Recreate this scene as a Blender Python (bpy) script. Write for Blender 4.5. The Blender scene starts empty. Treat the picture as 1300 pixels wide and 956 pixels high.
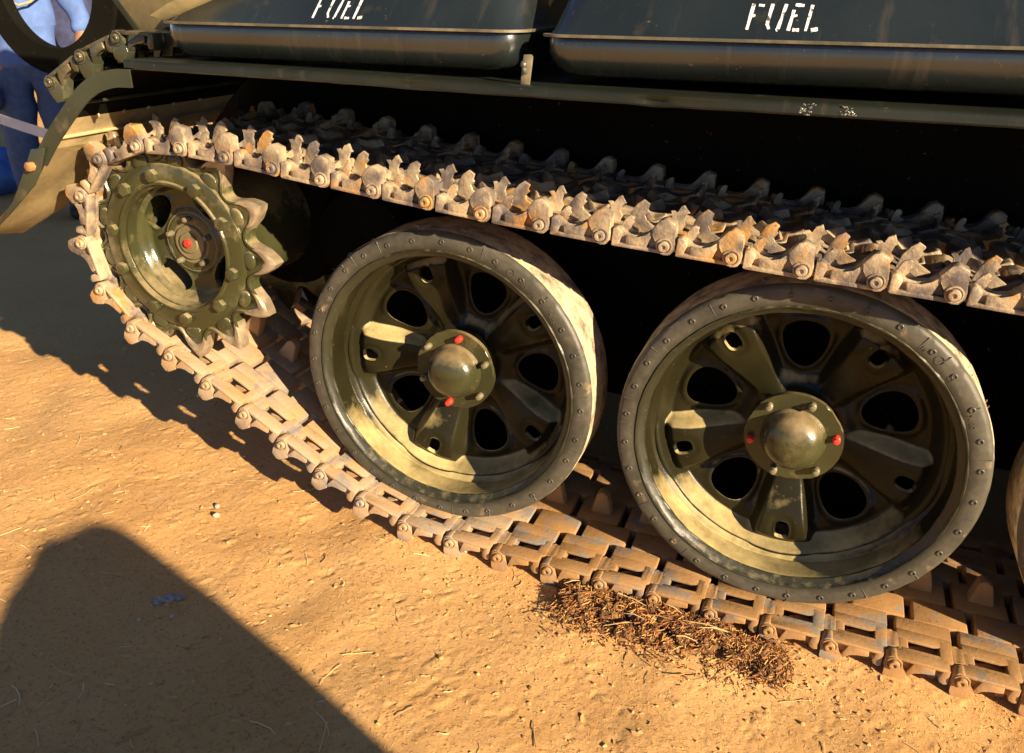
import bpy, bmesh, math, random
import numpy as np
from mathutils import Vector, Matrix
R = math.radians
random.seed(7); rng = np.random.default_rng(11)
SC = bpy.context.scene
COL = SC.collection

# ------------------------------------------------------------------ camera
ZC = 0.465                                   # height of the road wheel axles above the ground
cam = bpy.data.cameras.new('camera'); co = bpy.data.objects.new('camera', cam); COL.objects.link(co)
CAM = ((0.9327177, -0.1709625, 0.3175051), (0.3588095, 0.3521816, -0.8644211), (0.0359641, 0.9201847, 0.3898290))
m = Matrix(CAM).to_4x4(); m.translation = (0.83914, -1.76131, 0.95044 + ZC)
co.matrix_world = m
cam.sensor_fit = 'HORIZONTAL'; cam.sensor_width = 36.0; cam.lens = 29.347
cam.shift_y = -(478 - 432.5) / 1300
cam.clip_start = 0.05; cam.clip_end = 1500
cam.dof.use_dof = True; cam.dof.focus_distance = 1.95; cam.dof.aperture_fstop = 9.0
SC.camera = co

# ------------------------------------------------------------------ world, sun, exposure
SUN = Vector((2.30, -1.15, 1.0)).normalized()          # towards the sun
EL = math.asin(SUN.z); AZ = math.atan2(SUN.x, SUN.y)
w = bpy.data.worlds.new('World'); SC.world = w; w.use_nodes = True
nt = w.node_tree; nt.nodes.clear()
sky = nt.nodes.new('ShaderNodeTexSky'); sky.sky_type = 'NISHITA'; sky.sun_disc = False
sky.sun_elevation = EL; sky.sun_rotation = AZ; sky.air_density = 0.55; sky.dust_density = 0.1; sky.ozone_density = 2.0
bg = nt.nodes.new('ShaderNodeBackground'); bg.inputs['Strength'].default_value = 0.05
wo = nt.nodes.new('ShaderNodeOutputWorld')
nt.links.new(sky.outputs[0], bg.inputs[0]); nt.links.new(bg.outputs[0], wo.inputs[0])
sl = bpy.data.lights.new('sun', 'SUN'); so = bpy.data.objects.new('sun', sl); COL.objects.link(so)
sl.energy = 5.0; sl.angle = R(0.55); sl.color = (1.0, 0.80, 0.53)
so.rotation_euler = SUN.to_track_quat('Z', 'Y').to_euler(); so.location = SUN * 30
SC.view_settings.view_transform = 'Standard'; SC.view_settings.look = 'None'
SC.view_settings.exposure = 1.5; SC.view_settings.gamma = 1.0; SC.view_settings.use_curve_mapping = False

# ------------------------------------------------------------------ materials
MT = {}
class NT:
    def __init__(s, name):
        s.m = bpy.data.materials.new(name); s.m.use_nodes = True; MT[name] = s.m
        s.t = s.m.node_tree; s.b = s.t.nodes['Principled BSDF']
        s.tc = s.n('ShaderNodeTexCoord'); s.oi = s.n('ShaderNodeObjectInfo')
        a = s.n('ShaderNodeVectorMath', operation='SCALE'); a.inputs[0].default_value = (17.3, 9.1, 23.7)
        s.l(s.oi.outputs['Random'], a.inputs['Scale'])
        b = s.n('ShaderNodeVectorMath', operation='ADD'); s.l(s.tc.outputs['Object'], b.inputs[0]); s.l(a.outputs[0], b.inputs[1])
        s.vec = b.outputs[0]
    def n(s, typ, **k):
        x = s.t.nodes.new(typ)
        for a, v in k.items(): setattr(x, a, v)
        return x
    def l(s, a, b): s.t.links.new(a, b)
    def noise(s, scale, detail=4, rough=0.55, vec=None, dist=0.0):
        x = s.n('ShaderNodeTexNoise'); x.inputs['Scale'].default_value = scale; x.inputs['Detail'].default_value = detail
        x.inputs['Roughness'].default_value = rough; x.inputs['Distortion'].default_value = dist
        s.l(vec or s.vec, x.inputs['Vector']); return x.outputs[0]
    def ramp(s, src, a, b):
        x = s.n('ShaderNodeMapRange'); x.inputs['From Min'].default_value = a; x.inputs['From Max'].default_value = b
        x.interpolation_type = 'SMOOTHSTEP'; s.l(src, x.inputs['Value']); return x.outputs[0]
    def math(s, op, a, b=None, clamp=False):
        x = s.n('ShaderNodeMath', operation=op); x.use_clamp = clamp
        for i, v in enumerate((a, b)):
            if v is None: continue
            if isinstance(v, (int, float)): x.inputs[i].default_value = v
            else: s.l(v, x.inputs[i])
        return x.outputs[0]
    def mix(s, fac, a, b):
        x = s.n('ShaderNodeMix', data_type='RGBA')
        for i, v in ((0, fac), (6, a), (7, b)):
            if isinstance(v, (int, float)): x.inputs[i].default_value = v
            elif isinstance(v, tuple): x.inputs[i].default_value = (*v, 1)
            else: s.l(v, x.inputs[i])
        return x.outputs[2]
    def mixf(s, fac, a, b):
        x = s.n('ShaderNodeMix', data_type='FLOAT')
        for i, v in ((0, fac), (2, a), (3, b)):
            if isinstance(v, (int, float)): x.inputs[i].default_value = v
            else: s.l(v, x.inputs[i])
        return x.outputs[0]
    def col(s, c):
        if isinstance(c, tuple): s.b.inputs['Base Color'].default_value = (*c, 1)
        else: s.l(c, s.b.inputs['Base Color'])
    def rough(s, r):
        if isinstance(r, (int, float)): s.b.inputs['Roughness'].default_value = r
        else: s.l(r, s.b.inputs['Roughness'])
    def bump(s, h, dist=0.002, strength=1.0):
        x = s.n('ShaderNodeBump'); x.inputs['Distance'].default_value = dist; x.inputs['Strength'].default_value = strength
        s.l(h, x.inputs['Height']); s.l(x.outputs[0], s.b.inputs['Normal'])
    def up(s):
        g = s.n('ShaderNodeNewGeometry'); x = s.n('ShaderNodeSeparateXYZ'); s.l(g.outputs['Normal'], x.inputs[0]); return x.outputs[2]

def paint(name, base, dustc, amount, gloss=0.28, upk=0.45, chips=True, dscale=9, coat=0.0, spec=0.5, streak=0.0):
    k = NT(name)
    n1 = k.noise(dscale, 6, 0.6); n2 = k.noise(dscale * 7, 3)
    d = k.math('ADD', k.math('MULTIPLY', k.math('SUBTRACT', n1, 0.5), 1.7), amount)
    d = k.math('ADD', d, k.math('MULTIPLY', k.ramp(k.up(), 0.12, 0.75), upk))       # dust settles on what faces up
    d = k.math('ADD', d, k.math('MULTIPLY', k.math('SUBTRACT', n2, 0.5), 0.5), True)
    if streak:                                                    # dried runs of rain and spilt fuel
        mp = k.n('ShaderNodeMapping'); mp.inputs['Scale'].default_value = (30, 6, 2.2); k.l(k.vec, mp.inputs[0])
        d = k.math('ADD', d, k.math('MULTIPLY', k.ramp(k.noise(1.0, 4, 0.6, mp.outputs[0]), 0.56, 0.74), streak), True)
    c = k.mix(k.ramp(k.noise(4, 3), 0.35, 0.7), base, tuple(v * 1.5 for v in base))
    if chips:
        ch = k.ramp(k.noise(60, 5, 0.7), 0.66, 0.72)
        c = k.mix(ch, c, (0.16, 0.075, 0.03))
    c = k.mix(k.math('MULTIPLY', d, 0.92), c, dustc)
    k.col(c)
    k.rough(k.mixf(d, gloss, 0.75))
    k.b.inputs['Specular IOR Level'].default_value = spec
    if coat:
        k.l(k.math('MULTIPLY', k.math('SUBTRACT', 1.0, d, True), coat), k.b.inputs['Coat Weight']); k.b.inputs['Coat Roughness'].default_value = 0.24; k.b.inputs['Coat IOR'].default_value = 1.6
    h = k.math('ADD', k.math('MULTIPLY', k.noise(35, 4), 0.6), k.math('MULTIPLY', k.noise(220, 2), 0.25))
    k.bump(h, 0.0022, 0.55)
    return k.m

DUST = (0.44, 0.33, 0.17)
paint('wheel_paint', (0.012, 0.0108, 0.0045), (0.47, 0.37, 0.17), -0.44, 0.3, 1.15, spec=0.2)
paint('hub_paint', (0.034, 0.034, 0.014), (0.30, 0.21, 0.11), -0.10, 0.2, 0.5)
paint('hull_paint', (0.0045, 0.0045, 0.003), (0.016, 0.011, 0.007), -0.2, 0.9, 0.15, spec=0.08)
paint('fender_paint', (0.009, 0.011, 0.007), (0.14, 0.11, 0.07), -0.48, 0.42, 0.0, coat=0.12, streak=0.15, spec=0.35)
paint('fuel_tank_paint', (0.010, 0.0135, 0.0135), (0.16, 0.115, 0.075), -0.34, 0.27, 0.08, dscale=5, coat=0.8, streak=0.14)
paint('plate_paint', (0.07, 0.06, 0.03), (0.27, 0.205, 0.095), 0.5, 0.5, 0.1)
paint('sunlit_edge_paint', (0.06, 0.055, 0.035), (0.34, 0.26, 0.16), 0.1, 0.4, 0.3)  # seam flange: sunlit edge painted in as paler, dustier paint
paint('rim_lip_paint', (0.017, 0.017, 0.009), (0.26, 0.21, 0.11), -0.22, 0.42, 0.3, dscale=45)
paint('mudguard_paint', (0.024, 0.029, 0.017), (0.30, 0.23, 0.13), -0.16, 0.4, 0.2)
paint('mudguard_dust', (0.10, 0.085, 0.04), (0.50, 0.38, 0.19), 0.75, 0.6, 0.1)
paint('sprocket_paint', (0.034, 0.035, 0.014), (0.36, 0.28, 0.15), -0.08, 0.17, 0.5)
paint('spare_link_paint', (0.030, 0.033, 0.02), (0.30, 0.2, 0.11), -0.05, 0.2, 0.2)

def simple(name, c, rough=0.6, metal=0.0, bump=None, vary=0.25, vscale=30):
    k = NT(name)
    k.col(k.mix(k.ramp(k.noise(vscale, 5), 0.3, 0.75), tuple(v * (1 - vary) for v in c), tuple(min(1, v * (1 + vary)) for v in c)))
    k.rough(rough); k.b.inputs['Metallic'].default_value = metal
    if bump: k.bump(k.noise(bump[0], 4), bump[1], 0.6)
    return k.m
simple('worn_steel', (0.30, 0.235, 0.155), 0.42, 0.35, (60, 0.002), 0.3)
simple('red_paint', (0.75, 0.035, 0.02), 0.45)
simple('white_stencil', (0.80, 0.80, 0.82), 0.6, vary=0.08, vscale=80)
def stencil_paint():
    k = NT('worn_stencil')
    w_ = k.ramp(k.math('ADD', k.noise(45, 5, 0.7), k.math('MULTIPLY', k.noise(9, 3), 0.35)), 0.74, 0.84)
    k.col(k.mix(w_, (0.74, 0.74, 0.76), (0.05, 0.055, 0.05))); k.rough(0.7)
stencil_paint()
simple('rusty_iron', (0.36, 0.17, 0.06), 0.8, 0.0, (90, 0.002), 0.4)
simple('bolt_paint', (0.17, 0.145, 0.085), 0.45, 0.0, None, 0.35)
simple('weld_metal', (0.16, 0.16, 0.14), 0.35, 0.5, (120, 0.003), 0.5, 150)
simple('blue_shirt', (0.085, 0.15, 0.37), 0.9, vary=0.1)
simple('blue_trousers', (0.055, 0.10, 0.21), 0.9, vary=0.15)
simple('dark_cloth', (0.03, 0.035, 0.09), 0.9)
simple('blue_cloth', (0.03, 0.12, 0.42), 0.8, vary=0.3, vscale=12)
simple('skin', (0.22, 0.105, 0.055), 0.55, vary=0.1)
simple('hair', (0.01, 0.008, 0.007), 0.6)
simple('cord_yellow', (0.42, 0.33, 0.14), 0.8)
simple('white_tape', (0.75, 0.77, 0.80), 0.5, vary=0.05)
simple('boot_leather', (0.04, 0.025, 0.015), 0.5)
simple('khaki_cloth', (0.26, 0.22, 0.13), 0.9)
simple('pebble_stone', (0.42, 0.34, 0.25), 0.9, 0, (80, 0.002))
simple('foil_scrap', (0.55, 0.54, 0.52), 0.8, 0.0)

def rubber():
    k = NT('tyre_rubber')
    d = k.math('ADD', k.math('MULTIPLY', k.math('SUBTRACT', k.noise(7, 6, 0.6), 0.5), 1.2), 0.28)
    d = k.math('ADD', d, k.math('MULTIPLY', k.math('SUBTRACT', k.noise(60, 4), 0.5), 0.5), True)
    c = k.mix(d, (0.034, 0.033, 0.026), (0.140, 0.122, 0.090))
    c = k.mix(k.ramp(k.noise(16, 5, 0.6), 0.60, 0.72), c, (0.21, 0.15, 0.085))
    sx = k.n('ShaderNodeSeparateXYZ'); k.l(k.tc.outputs['Object'], sx.inputs[0])
    rad = k.math('SQRT', k.math('ADD', k.math('MULTIPLY', sx.outputs[0], sx.outputs[0]), k.math('MULTIPLY', sx.outputs[2], sx.outputs[2])))
    ov = k.ramp(k.math('ADD', rad, k.math('MULTIPLY', k.math('SUBTRACT', k.noise(25, 4), 0.5), 0.03)), 0.374, 0.360)
    c = k.mix(k.math('MULTIPLY', ov, 0.7), c, (0.030, 0.030, 0.021))
    k.col(c); k.rough(k.mixf(d, 0.42, 0.7)); k.b.inputs['Specular IOR Level'].default_value = 0.4
    k.bump(k.math('ADD', k.noise(40, 4), k.math('MULTIPLY', k.noise(300, 2), 0.3)), 0.0016, 0.6)
rubber()
def tread():
    k = NT('tread_rubber')
    d = k.ramp(k.noise(22, 6, 0.65), 0.30, 0.62)
    k.col(k.mix(d, (0.12, 0.10, 0.075), (0.50, 0.41, 0.26)))
    k.rough(0.9); k.bump(k.noise(60, 5), 0.003, 0.7)
tread()
def track():
    k = NT('track_steel')
    n1 = k.noise(11, 6, 0.62); n2 = k.noise(45, 5, 0.6); n3 = k.noise(15, 5)
    c = k.mix(k.ramp(n1, 0.38, 0.62), (0.13, 0.108, 0.10), (0.45, 0.345, 0.22))          # grey cast steel to tan dust
    rnd = k.math('MULTIPLY', k.math('SUBTRACT', k.oi.outputs['Random'], 0.5), 0.14)
    ru = k.ramp(k.math('ADD', n3, rnd), 0.54, 0.70)
    c = k.mix(k.math('MULTIPLY', ru, 0.85), c, (0.46, 0.235, 0.06))                    # orange rust bloom
    c = k.mix(k.ramp(n2, 0.58, 0.75), c, (0.16, 0.10, 0.06))                           # dark scabs
    k.col(c); k.rough(k.mixf(n2, 0.35, 0.75)); k.b.inputs['Metallic'].default_value = 0.2
    k.bump(k.math('ADD', k.noise(70, 5, 0.65), k.math('MULTIPLY', k.noise(18, 3), 0.8)), 0.004, 0.65)
track()
def lower_track():
    k = NT('track_steel_dusty')
    n1 = k.noise(8, 6, 0.62); n2 = k.noise(60, 5, 0.6)
    c = k.mix(k.ramp(n1, 0.35, 0.66), (0.37, 0.22, 0.10), (0.34, 0.26, 0.18))
    c = k.mix(k.ramp(k.noise(14, 5), 0.50, 0.66), c, (0.22, 0.185, 0.16))
    c = k.mix(k.ramp(n2, 0.58, 0.75), c, (0.20, 0.125, 0.07))
    k.col(c); k.rough(0.8)
    k.bump(k.math('ADD', k.noise(90, 5, 0.65), k.math('MULTIPLY', k.noise(18, 3), 0.6)), 0.003, 0.5)
lower_track()
def muddy_track():
    k = NT('track_steel_muddy')
    n1 = k.noise(9, 6, 0.62); n2 = k.noise(60, 5, 0.6)
    c = k.mix(k.ramp(n1, 0.35, 0.66), (0.28, 0.148, 0.050), (0.35, 0.20, 0.085))
    c = k.mix(k.ramp(k.noise(14, 5), 0.52, 0.66), c, (0.20, 0.165, 0.135))
    c = k.mix(k.ramp(n2, 0.58, 0.75), c, (0.17, 0.10, 0.05))
    k.col(c); k.rough(0.8)
    k.bump(k.math('ADD', k.noise(90, 5, 0.65), k.math('MULTIPLY', k.noise(18, 3), 0.6)), 0.003, 0.5)
muddy_track()
def ground_mat():
    k = NT('sandy_clay'); v = k.tc.outputs['Object']
    a = k.noise(1.6, 6, 0.6, v); b = k.noise(14, 6, 0.65, v); d = k.noise(120, 4, 0.6, v)
    c = k.mix(k.ramp(a, 0.3, 0.7), (0.53, 0.292, 0.108), (0.58, 0.345, 0.145))
    c = k.mix(k.ramp(b, 0.5, 0.75), c, (0.53, 0.335, 0.15))
    c = k.mix(k.ramp(d, 0.54, 0.72), c, (0.30, 0.155, 0.062))
    k.col(c); k.rough(0.95); k.b.inputs['Specular IOR Level'].default_value = 0.15
    ch = k.ramp(k.noise(70, 3, 0.5, v, 0.6), 0.60, 0.66)
    h = k.math('ADD', k.math('MULTIPLY', k.noise(150, 5, 0.75, v), 0.8), k.math('MULTIPLY', ch, 0.8))
    k.bump(h, 0.0035, 0.75)
ground_mat()
def island(name, cols, rough=0.85, bump=True):
    k = NT(name); g = k.n('ShaderNodeNewGeometry'); r = k.n('ShaderNodeValToRGB'); r.color_ramp.interpolation = 'CONSTANT'
    k.l(g.outputs['Random Per Island'], r.inputs[0]); e = r.color_ramp.elements
    while len(e) < len(cols): e.new(0.5)
    for i, c in enumerate(cols): e[i].position = i / len(cols); e[i].color = (*c, 1)
    k.col(r.outputs[0]); k.rough(rough)
island('straw', [(0.60, 0.45, 0.22), (0.5, 0.36, 0.16), (0.66, 0.54, 0.32), (0.34, 0.2, 0.09), (0.55, 0.4, 0.2)])
island('clods', [(0.53, 0.292, 0.11), (0.49, 0.265, 0.096), (0.56, 0.32, 0.13), (0.44, 0.235, 0.09)], 0.95)
island('dung_fibre', [(0.26, 0.10, 0.025), (0.42, 0.23, 0.06), (0.09, 0.04, 0.014), (0.44, 0.25, 0.08), (0.30, 0.085, 0.02), (0.15, 0.06, 0.018), (0.36, 0.155, 0.035), (0.10, 0.04, 0.014)], 0.8)
simple('dung', (0.15, 0.072, 0.022), 0.9, 0, (70, 0.012), 0.5, 40)

# ------------------------------------------------------------------ helpers
def tag(o, label=None, cat=None, group=None, kind=None):
    for k, v in (('label', label), ('category', cat), ('group', group), ('kind', kind)):
        if v: o[k] = v
    return o
def empty(name, loc=(0, 0, 0), parent=None):
    o = bpy.data.objects.new(name, None); COL.objects.link(o); o.location = loc; o.parent = parent
    o.empty_display_size = 0.1; return o
def link(name, me, parent=None, loc=(0, 0, 0), rot=(0, 0, 0)):
    o = bpy.data.objects.new(name, me); COL.objects.link(o); o.location = loc; o.rotation_euler = rot; o.parent = parent; return o
def mesh(bm, name, mats, smooth=35):
    bmesh.ops.recalc_face_normals(bm, faces=bm.faces[:])
    me = bpy.data.meshes.new(name); bm.to_mesh(me); bm.free()
    for mm in (mats if isinstance(mats, (list, tuple)) else [mats]): me.materials.append(MT[mm])
    if smooth:
        me.polygons.foreach_set('use_smooth', [True] * len(me.polygons)); me.set_sharp_from_angle(angle=R(smooth))
    return me
def bevel(bm, verts, off, seg=2):
    if off <= 0: return
    vs = set(verts); es = [e for e in bm.edges if e.verts[0] in vs and e.verts[1] in vs]
    bmesh.ops.bevel(bm, geom=es, offset=off, segments=seg, affect='EDGES', profile=0.5, clamp_overlap=True)
def prism(bm, prof, y0, y1, bev=0.0, seg=2, mi=0):
    """polygon in x,z pushed along y"""
    a = [bm.verts.new((x, y0, z)) for x, z in prof]; b = [bm.verts.new((x, y1, z)) for x, z in prof]
    fs = [bm.faces.new(a), bm.faces.new(b[::-1])]
    for i in range(len(a)):
        j = (i + 1) % len(a); fs.append(bm.faces.new((a[j], a[i], b[i], b[j])))
    for f in fs: f.material_index = mi
    bevel(bm, a + b, bev, seg)
def box(bm, x0, x1, y0, y1, z0, z1, bev=0.0, seg=2, mi=0):
    prism(bm, [(x0, z0), (x1, z0), (x1, z1), (x0, z1)], y0, y1, bev, seg, mi)
def lathe(bm, prof, seg=64, cx=0, cz=0, mi=0, closed=False, phase=0.0, cap0=False, cap1=False, jit=None):
    """profile (r, y) turned about the y axis"""
    rings = []
    for q, (r, y) in enumerate(prof):
        ring = []
        for i in range(seg):
            t = phase + 2 * math.pi * i / seg; rr, yy = r, y
            if jit: rr, yy = jit(q, t, r, y)
            ring.append(bm.verts.new((cx + rr * math.cos(t), yy, cz + rr * math.sin(t))))
        rings.append(ring)
    n = len(rings); fs = []
    for k in range(n if closed else n - 1):
        a, b = rings[k], rings[(k + 1) % n]
        for i in range(seg):
            j = (i + 1) % seg; fs.append(bm.faces.new((a[i], a[j], b[j], b[i])))
    if cap0: fs.append(bm.faces.new(rings[0]))
    if cap1: fs.append(bm.faces.new(rings[-1]))
    for f in fs: f.material_index = mi
    return rings
def tube(bm, pts, rad, seg=8, mi=0, cap=True):
    pts = [Vector(p) for p in pts]; n = len(pts); rads = rad if isinstance(rad, (list, tuple)) else [rad] * n
    rings = []; ref = Vector((0, 0, 1))
    for i, p in enumerate(pts):
        t = (pts[min(i + 1, n - 1)] - pts[max(i - 1, 0)]).normalized()
        if abs(t.dot(ref)) > 0.95: ref = Vector((0, 1, 0)) if abs(t.y) < .9 else Vector((1, 0, 0))
        u = t.cross(ref).normalized(); v = u.cross(t)
        rings.append([bm.verts.new(p + (u * math.cos(2 * math.pi * k / seg) + v * math.sin(2 * math.pi * k / seg)) * rads[i]) for k in range(seg)])
    fs = []
    for a, b in zip(rings, rings[1:]):
        for k in range(seg): fs.append(bm.faces.new((a[k], a[(k + 1) % seg], b[(k + 1) % seg], b[k])))
    if cap: fs.append(bm.faces.new(rings[0])); fs.append(bm.faces.new(rings[-1]))
    for f in fs: f.material_index = mi
def fft_noise(ny, nx, step, lo, hi, power=1.0, aniso=(1, 1), rot=0.0, seed=0):
    """band limited noise, wavelengths lo..hi metres, unit variance"""
    r = np.random.default_rng(seed); f = np.fft.rfft2(r.standard_normal((ny, nx)))
    ky = np.fft.fftfreq(ny, step)[:, None]; kx = np.fft.rfftfreq(nx, step)[None, :]
    c, s = math.cos(rot), math.sin(rot)
    k = np.hypot((c * kx + s * ky) * aniso[0], (-s * kx + c * ky) * aniso[1]) + 1e-9
    f *= (k ** -power) * np.exp(-(k * lo) ** 2) * (1 - np.exp(-(k * hi) ** 2))
    h = np.fft.irfft2(f, (ny, nx)); return h / h.std()

# ------------------------------------------------------------------ ground
def make_ground():
    st = 0.0055
    fx = np.arange(-3.0, 1.9, st); fy = np.arange(-1.25, 0.75, st); nx, ny = len(fx), len(fy)
    h = 0.0042 * fft_noise(ny, nx, st, 0.22, 0.9, 1.2, seed=1)
    h += 0.0003 * fft_noise(ny, nx, st, 0.03, 0.12, 0.8, (1.0, 2.0), R(-25), seed=2)
    h += 0.00022 * fft_noise(ny, nx, st, 0.012, 0.04, 0.5, seed=3)
    a = fft_noise(ny, nx, st, 0.030, 0.14, 0.8, (1.0, 2.0), R(-32), seed=4)            # scuffed plates with small broken edges
    sm = lambda v, e: 1 / (1 + np.exp(-v / e))
    h += 0.0020 * (sm(a - 2.0, .04) - sm(-a - 2.1, .04))
    c2 = fft_noise(ny, nx, st, 0.014, 0.05, 0.5, (1, 2.2), R(-35), seed=9); h += 0.0016 * (sm(c2 - 2.4, .06) - 1.5 * sm(-c2 - 2.3, .06))
    b = fft_noise(ny, nx, st, 0.016, 0.06, 0.6, (1, 1.6), R(20), seed=5)
    patch = sm(fft_noise(ny, nx, st, 0.2, 0.9, 1, seed=6) - 0.2, .3)
    h += 0.0022 * patch * (sm(b - 2.0, .08))
    scr = fft_noise(ny, nx, st, 0.010, 0.30, 0.4, (0.10, 1.0), R(-38), seed=12)            # long scratches dragged across
    h -= 0.0022 * sm(scr - 2.5, .07)
    X, Y = np.meshgrid(fx, fy)
    near = np.exp(-((Y + 0.02) / 0.16) ** 2) * sm(X + 0.15, .1)                       # dirt squeezed up beside the track
    h += 0.010 * near
    # fade fine relief at the border, then stretch outwards as one sheet
    ed = np.minimum.reduce([(X - fx[0]), (fx[-1] - X), (Y - fy[0]), (fy[-1] - Y)]); h *= np.clip(ed / 0.3, 0, 1)
    g = np.cumsum(0.03 * 1.42 ** np.arange(25)); g = g[g < 900]
    xs = np.concatenate([fx[0] - g[::-1], fx, fx[-1] + g]); ys = np.concatenate([fy[0] - g[::-1], fy, fy[-1] + g])
    H = np.zeros((len(ys), len(xs))); n = len(g); H[n:n + ny, n:n + nx] = h
    XX, YY = np.meshgrid(xs, ys); v = np.stack([XX, YY, H], -1).reshape(-1, 3)
    W = len(xs); idx = np.arange(len(ys) * W).reshape(len(ys), W)
    q = np.stack([idx[:-1, :-1], idx[:-1, 1:], idx[1:, 1:], idx[1:, :-1]], -1).reshape(-1, 4)
    me = bpy.data.meshes.new('ground'); me.vertices.add(len(v)); me.vertices.foreach_set('co', v.ravel())
    me.loops.add(q.size); me.loops.foreach_set('vertex_index', q.ravel().astype(np.int32))
    me.polygons.add(len(q)); me.polygons.foreach_set('loop_start', np.arange(0, q.size, 4, dtype=np.int32))
    me.update(calc_edges=True); me.validate()
    me.polygons.foreach_set('use_smooth', [True] * len(me.polygons)); me.materials.append(MT['sandy_clay'])
    tag(link('ground', me), kind='structure')
    return lambda x, y: float(h[min(max(int((y - fy[0]) / st), 0), ny - 1), min(max(int((x - fx[0]) / st), 0), nx - 1)]) if fx[0] < x < fx[-1] and fy[0] < y < fy[-1] else 0.0
GH = make_ground()

# ------------------------------------------------------------------ the tank
tank = tag(empty('tank'), 'dark olive tracked tank with dusty road wheels, steel track and side fuel tanks', 'tank')
OFF = (0, 0, ZC)
WR = 0.405; SP = 0.8709
WHEELS = [(0.0, 110.5), (SP, 129.0), (2 * SP, 75.0), (3 * SP, 20.0), (4 * SP, 40.0)]

# hull body behind the running gear
bm = bmesh.new()
prism(bm, [(-1.02, 0.42), (-0.70, -0.20), (6.2, -0.20), (6.2, 0.76), (-0.95, 0.76)], 0.53, 2.62, 0.01)  # underside set lower than the real hull to block sun between the wheels
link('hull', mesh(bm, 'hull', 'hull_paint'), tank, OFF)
bm = bmesh.new()
prism(bm, [(-0.72, 0.775), (6.2, 0.775), (6.2, 0.91), (-0.3, 0.91)], 0.56, 2.58, 0.012)
link('engine_deck', mesh(bm, 'engine_deck', 'hull_paint'), tank, OFF)
bm = bmesh.new(); box(bm, -0.25, 0.75, 0.62, 1.0, 0.912, 1.16, 0.015)  # added dark box, closes the bright sky gap between the fuel tanks
link('dark_filler_box', mesh(bm, 'dark_filler_box', 'hull_paint'), tank, OFF)
bm = bmesh.new()
prof = [(1.12, 0.93), (1.22, 1.05), (1.18, 1.25), (1.0, 1.46), (0.7, 1.6), (0.35, 1.68), (0.0, 1.70)]
n = 48; rings = []
for r, z in prof[:-1]: rings.append([bm.verts.new((3.0 + 1.15 * r * math.cos(2 * math.pi * i / n), 1.57 + r * math.sin(2 * math.pi * i / n), z)) for i in range(n)])
top = bm.verts.new((3.0, 1.57, 1.70))
for a, b in zip(rings, rings[1:]):
    for i in range(n): bm.faces.new((a[i], a[(i + 1) % n], b[(i + 1) % n], b[i]))
for i in range(n): bm.faces.new((rings[-1][i], rings[-1][(i + 1) % n], top))
link('turret', mesh(bm, 'turret', 'hull_paint'), tank, OFF)

# --- road wheels
def sstep(a, b, x):
    t = min(max((x - a) / (b - a), 0), 1); return t * t * (3 - 2 * t)
def tyre_mesh(seed):
    bm = bmesh.new(); r = random.Random(seed); ph = [r.uniform(0, 6.28) for _ in range(12)]
    def jit(q, t, rr, y):
        wv = sum(math.sin(t * k + ph[i]) for i, k in enumerate((5, 9, 14, 23, 37, 61))) / 6
        if q in (3, 4, 5): return rr + 0.0022 * wv - (0.004 * max(0, wv)), y + 0.002 * wv * (q == 4)
        if q >= 6: return rr + 0.0010 * wv, y
        return rr, y
    prof = [(0.352, 0.016), (0.356, 0.001), (0.360, -0.001), (0.391, 0.0), (0.399, 0.004), (0.4035, 0.013), (0.405, 0.024), (0.405, 0.05), (0.405, 0.10), (0.405, 0.15), (0.396, 0.166), (0.352, 0.166)]
    rings = lathe(bm, prof, 220, closed=False, jit=jit)
    bm.faces.ensure_lookup_table()
    for k in range(5, 10):
        for i in range(220): bm.faces[k * 220 + i].material_index = 1
    # moulded studs, flash lines and shreds of rubber
    ns = 32; r.seed(seed + 3)
    for i in range(ns):
        t = 2 * math.pi * (i + r.uniform(-.06, .06)) / ns; rr = 0.379; c, s = math.cos(t), math.sin(t)
        k0 = len(bm.verts)
        lathe(bm, [(0.0068, 0.001), (0.0068, -0.0022), (0.0052, -0.0034), (0.0040, -0.0032), (0.0034, -0.0016)], 12, rr * c, rr * s, cap1=True)
        if i % 2 == 0 or r.random() < .25:
            t2 = t + r.choice((0.0, 0.5, 0.35)) * 2 * math.pi / ns; c2, s2 = math.cos(t2), math.sin(t2)
            r0 = 0.362 + r.random() * .006; r1 = 0.393 + r.random() * .005; wd = 0.0013
            P = lambda rad, off, y: bm.verts.new((rad * c2 - off * s2, y, rad * s2 + off * c2))
            a, b, d, e = P(r0, -wd, 0.0008), P(r1, -wd, 0.0008), P(r1, wd, 0.0008), P(r0, wd, 0.0008)
            f, g = P(r0, 0, -0.0016), P(r1, 0, -0.0016)
            bm.faces.new((a, b, g, f)); bm.faces.new((f, g, d, e)); bm.faces.new((a, f, e)); bm.faces.new((b, d, g))
    for i in range(9):
        t = r.uniform(0.3, 2.4); y = r.uniform(0.02, 0.05); L = r.uniform(.006, .014); b0 = Vector((0.402 * math.cos(t), y, 0.402 * math.sin(t)))
        o = Vector((math.cos(t), 0, math.sin(t))); tt = Vector((-math.sin(t), 0, math.cos(t)))
        tube(bm, [b0, b0 + o * L * .6 + tt * L * .2, b0 + o * L * .8 + tt * L * .7 + Vector((0, -.4 * L, 0))], [0.0016, 0.0013, 0.0004], 5, 1)
    return mesh(bm, 'tyre', ['tyre_rubber', 'tread_rubber'], 40)

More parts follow.
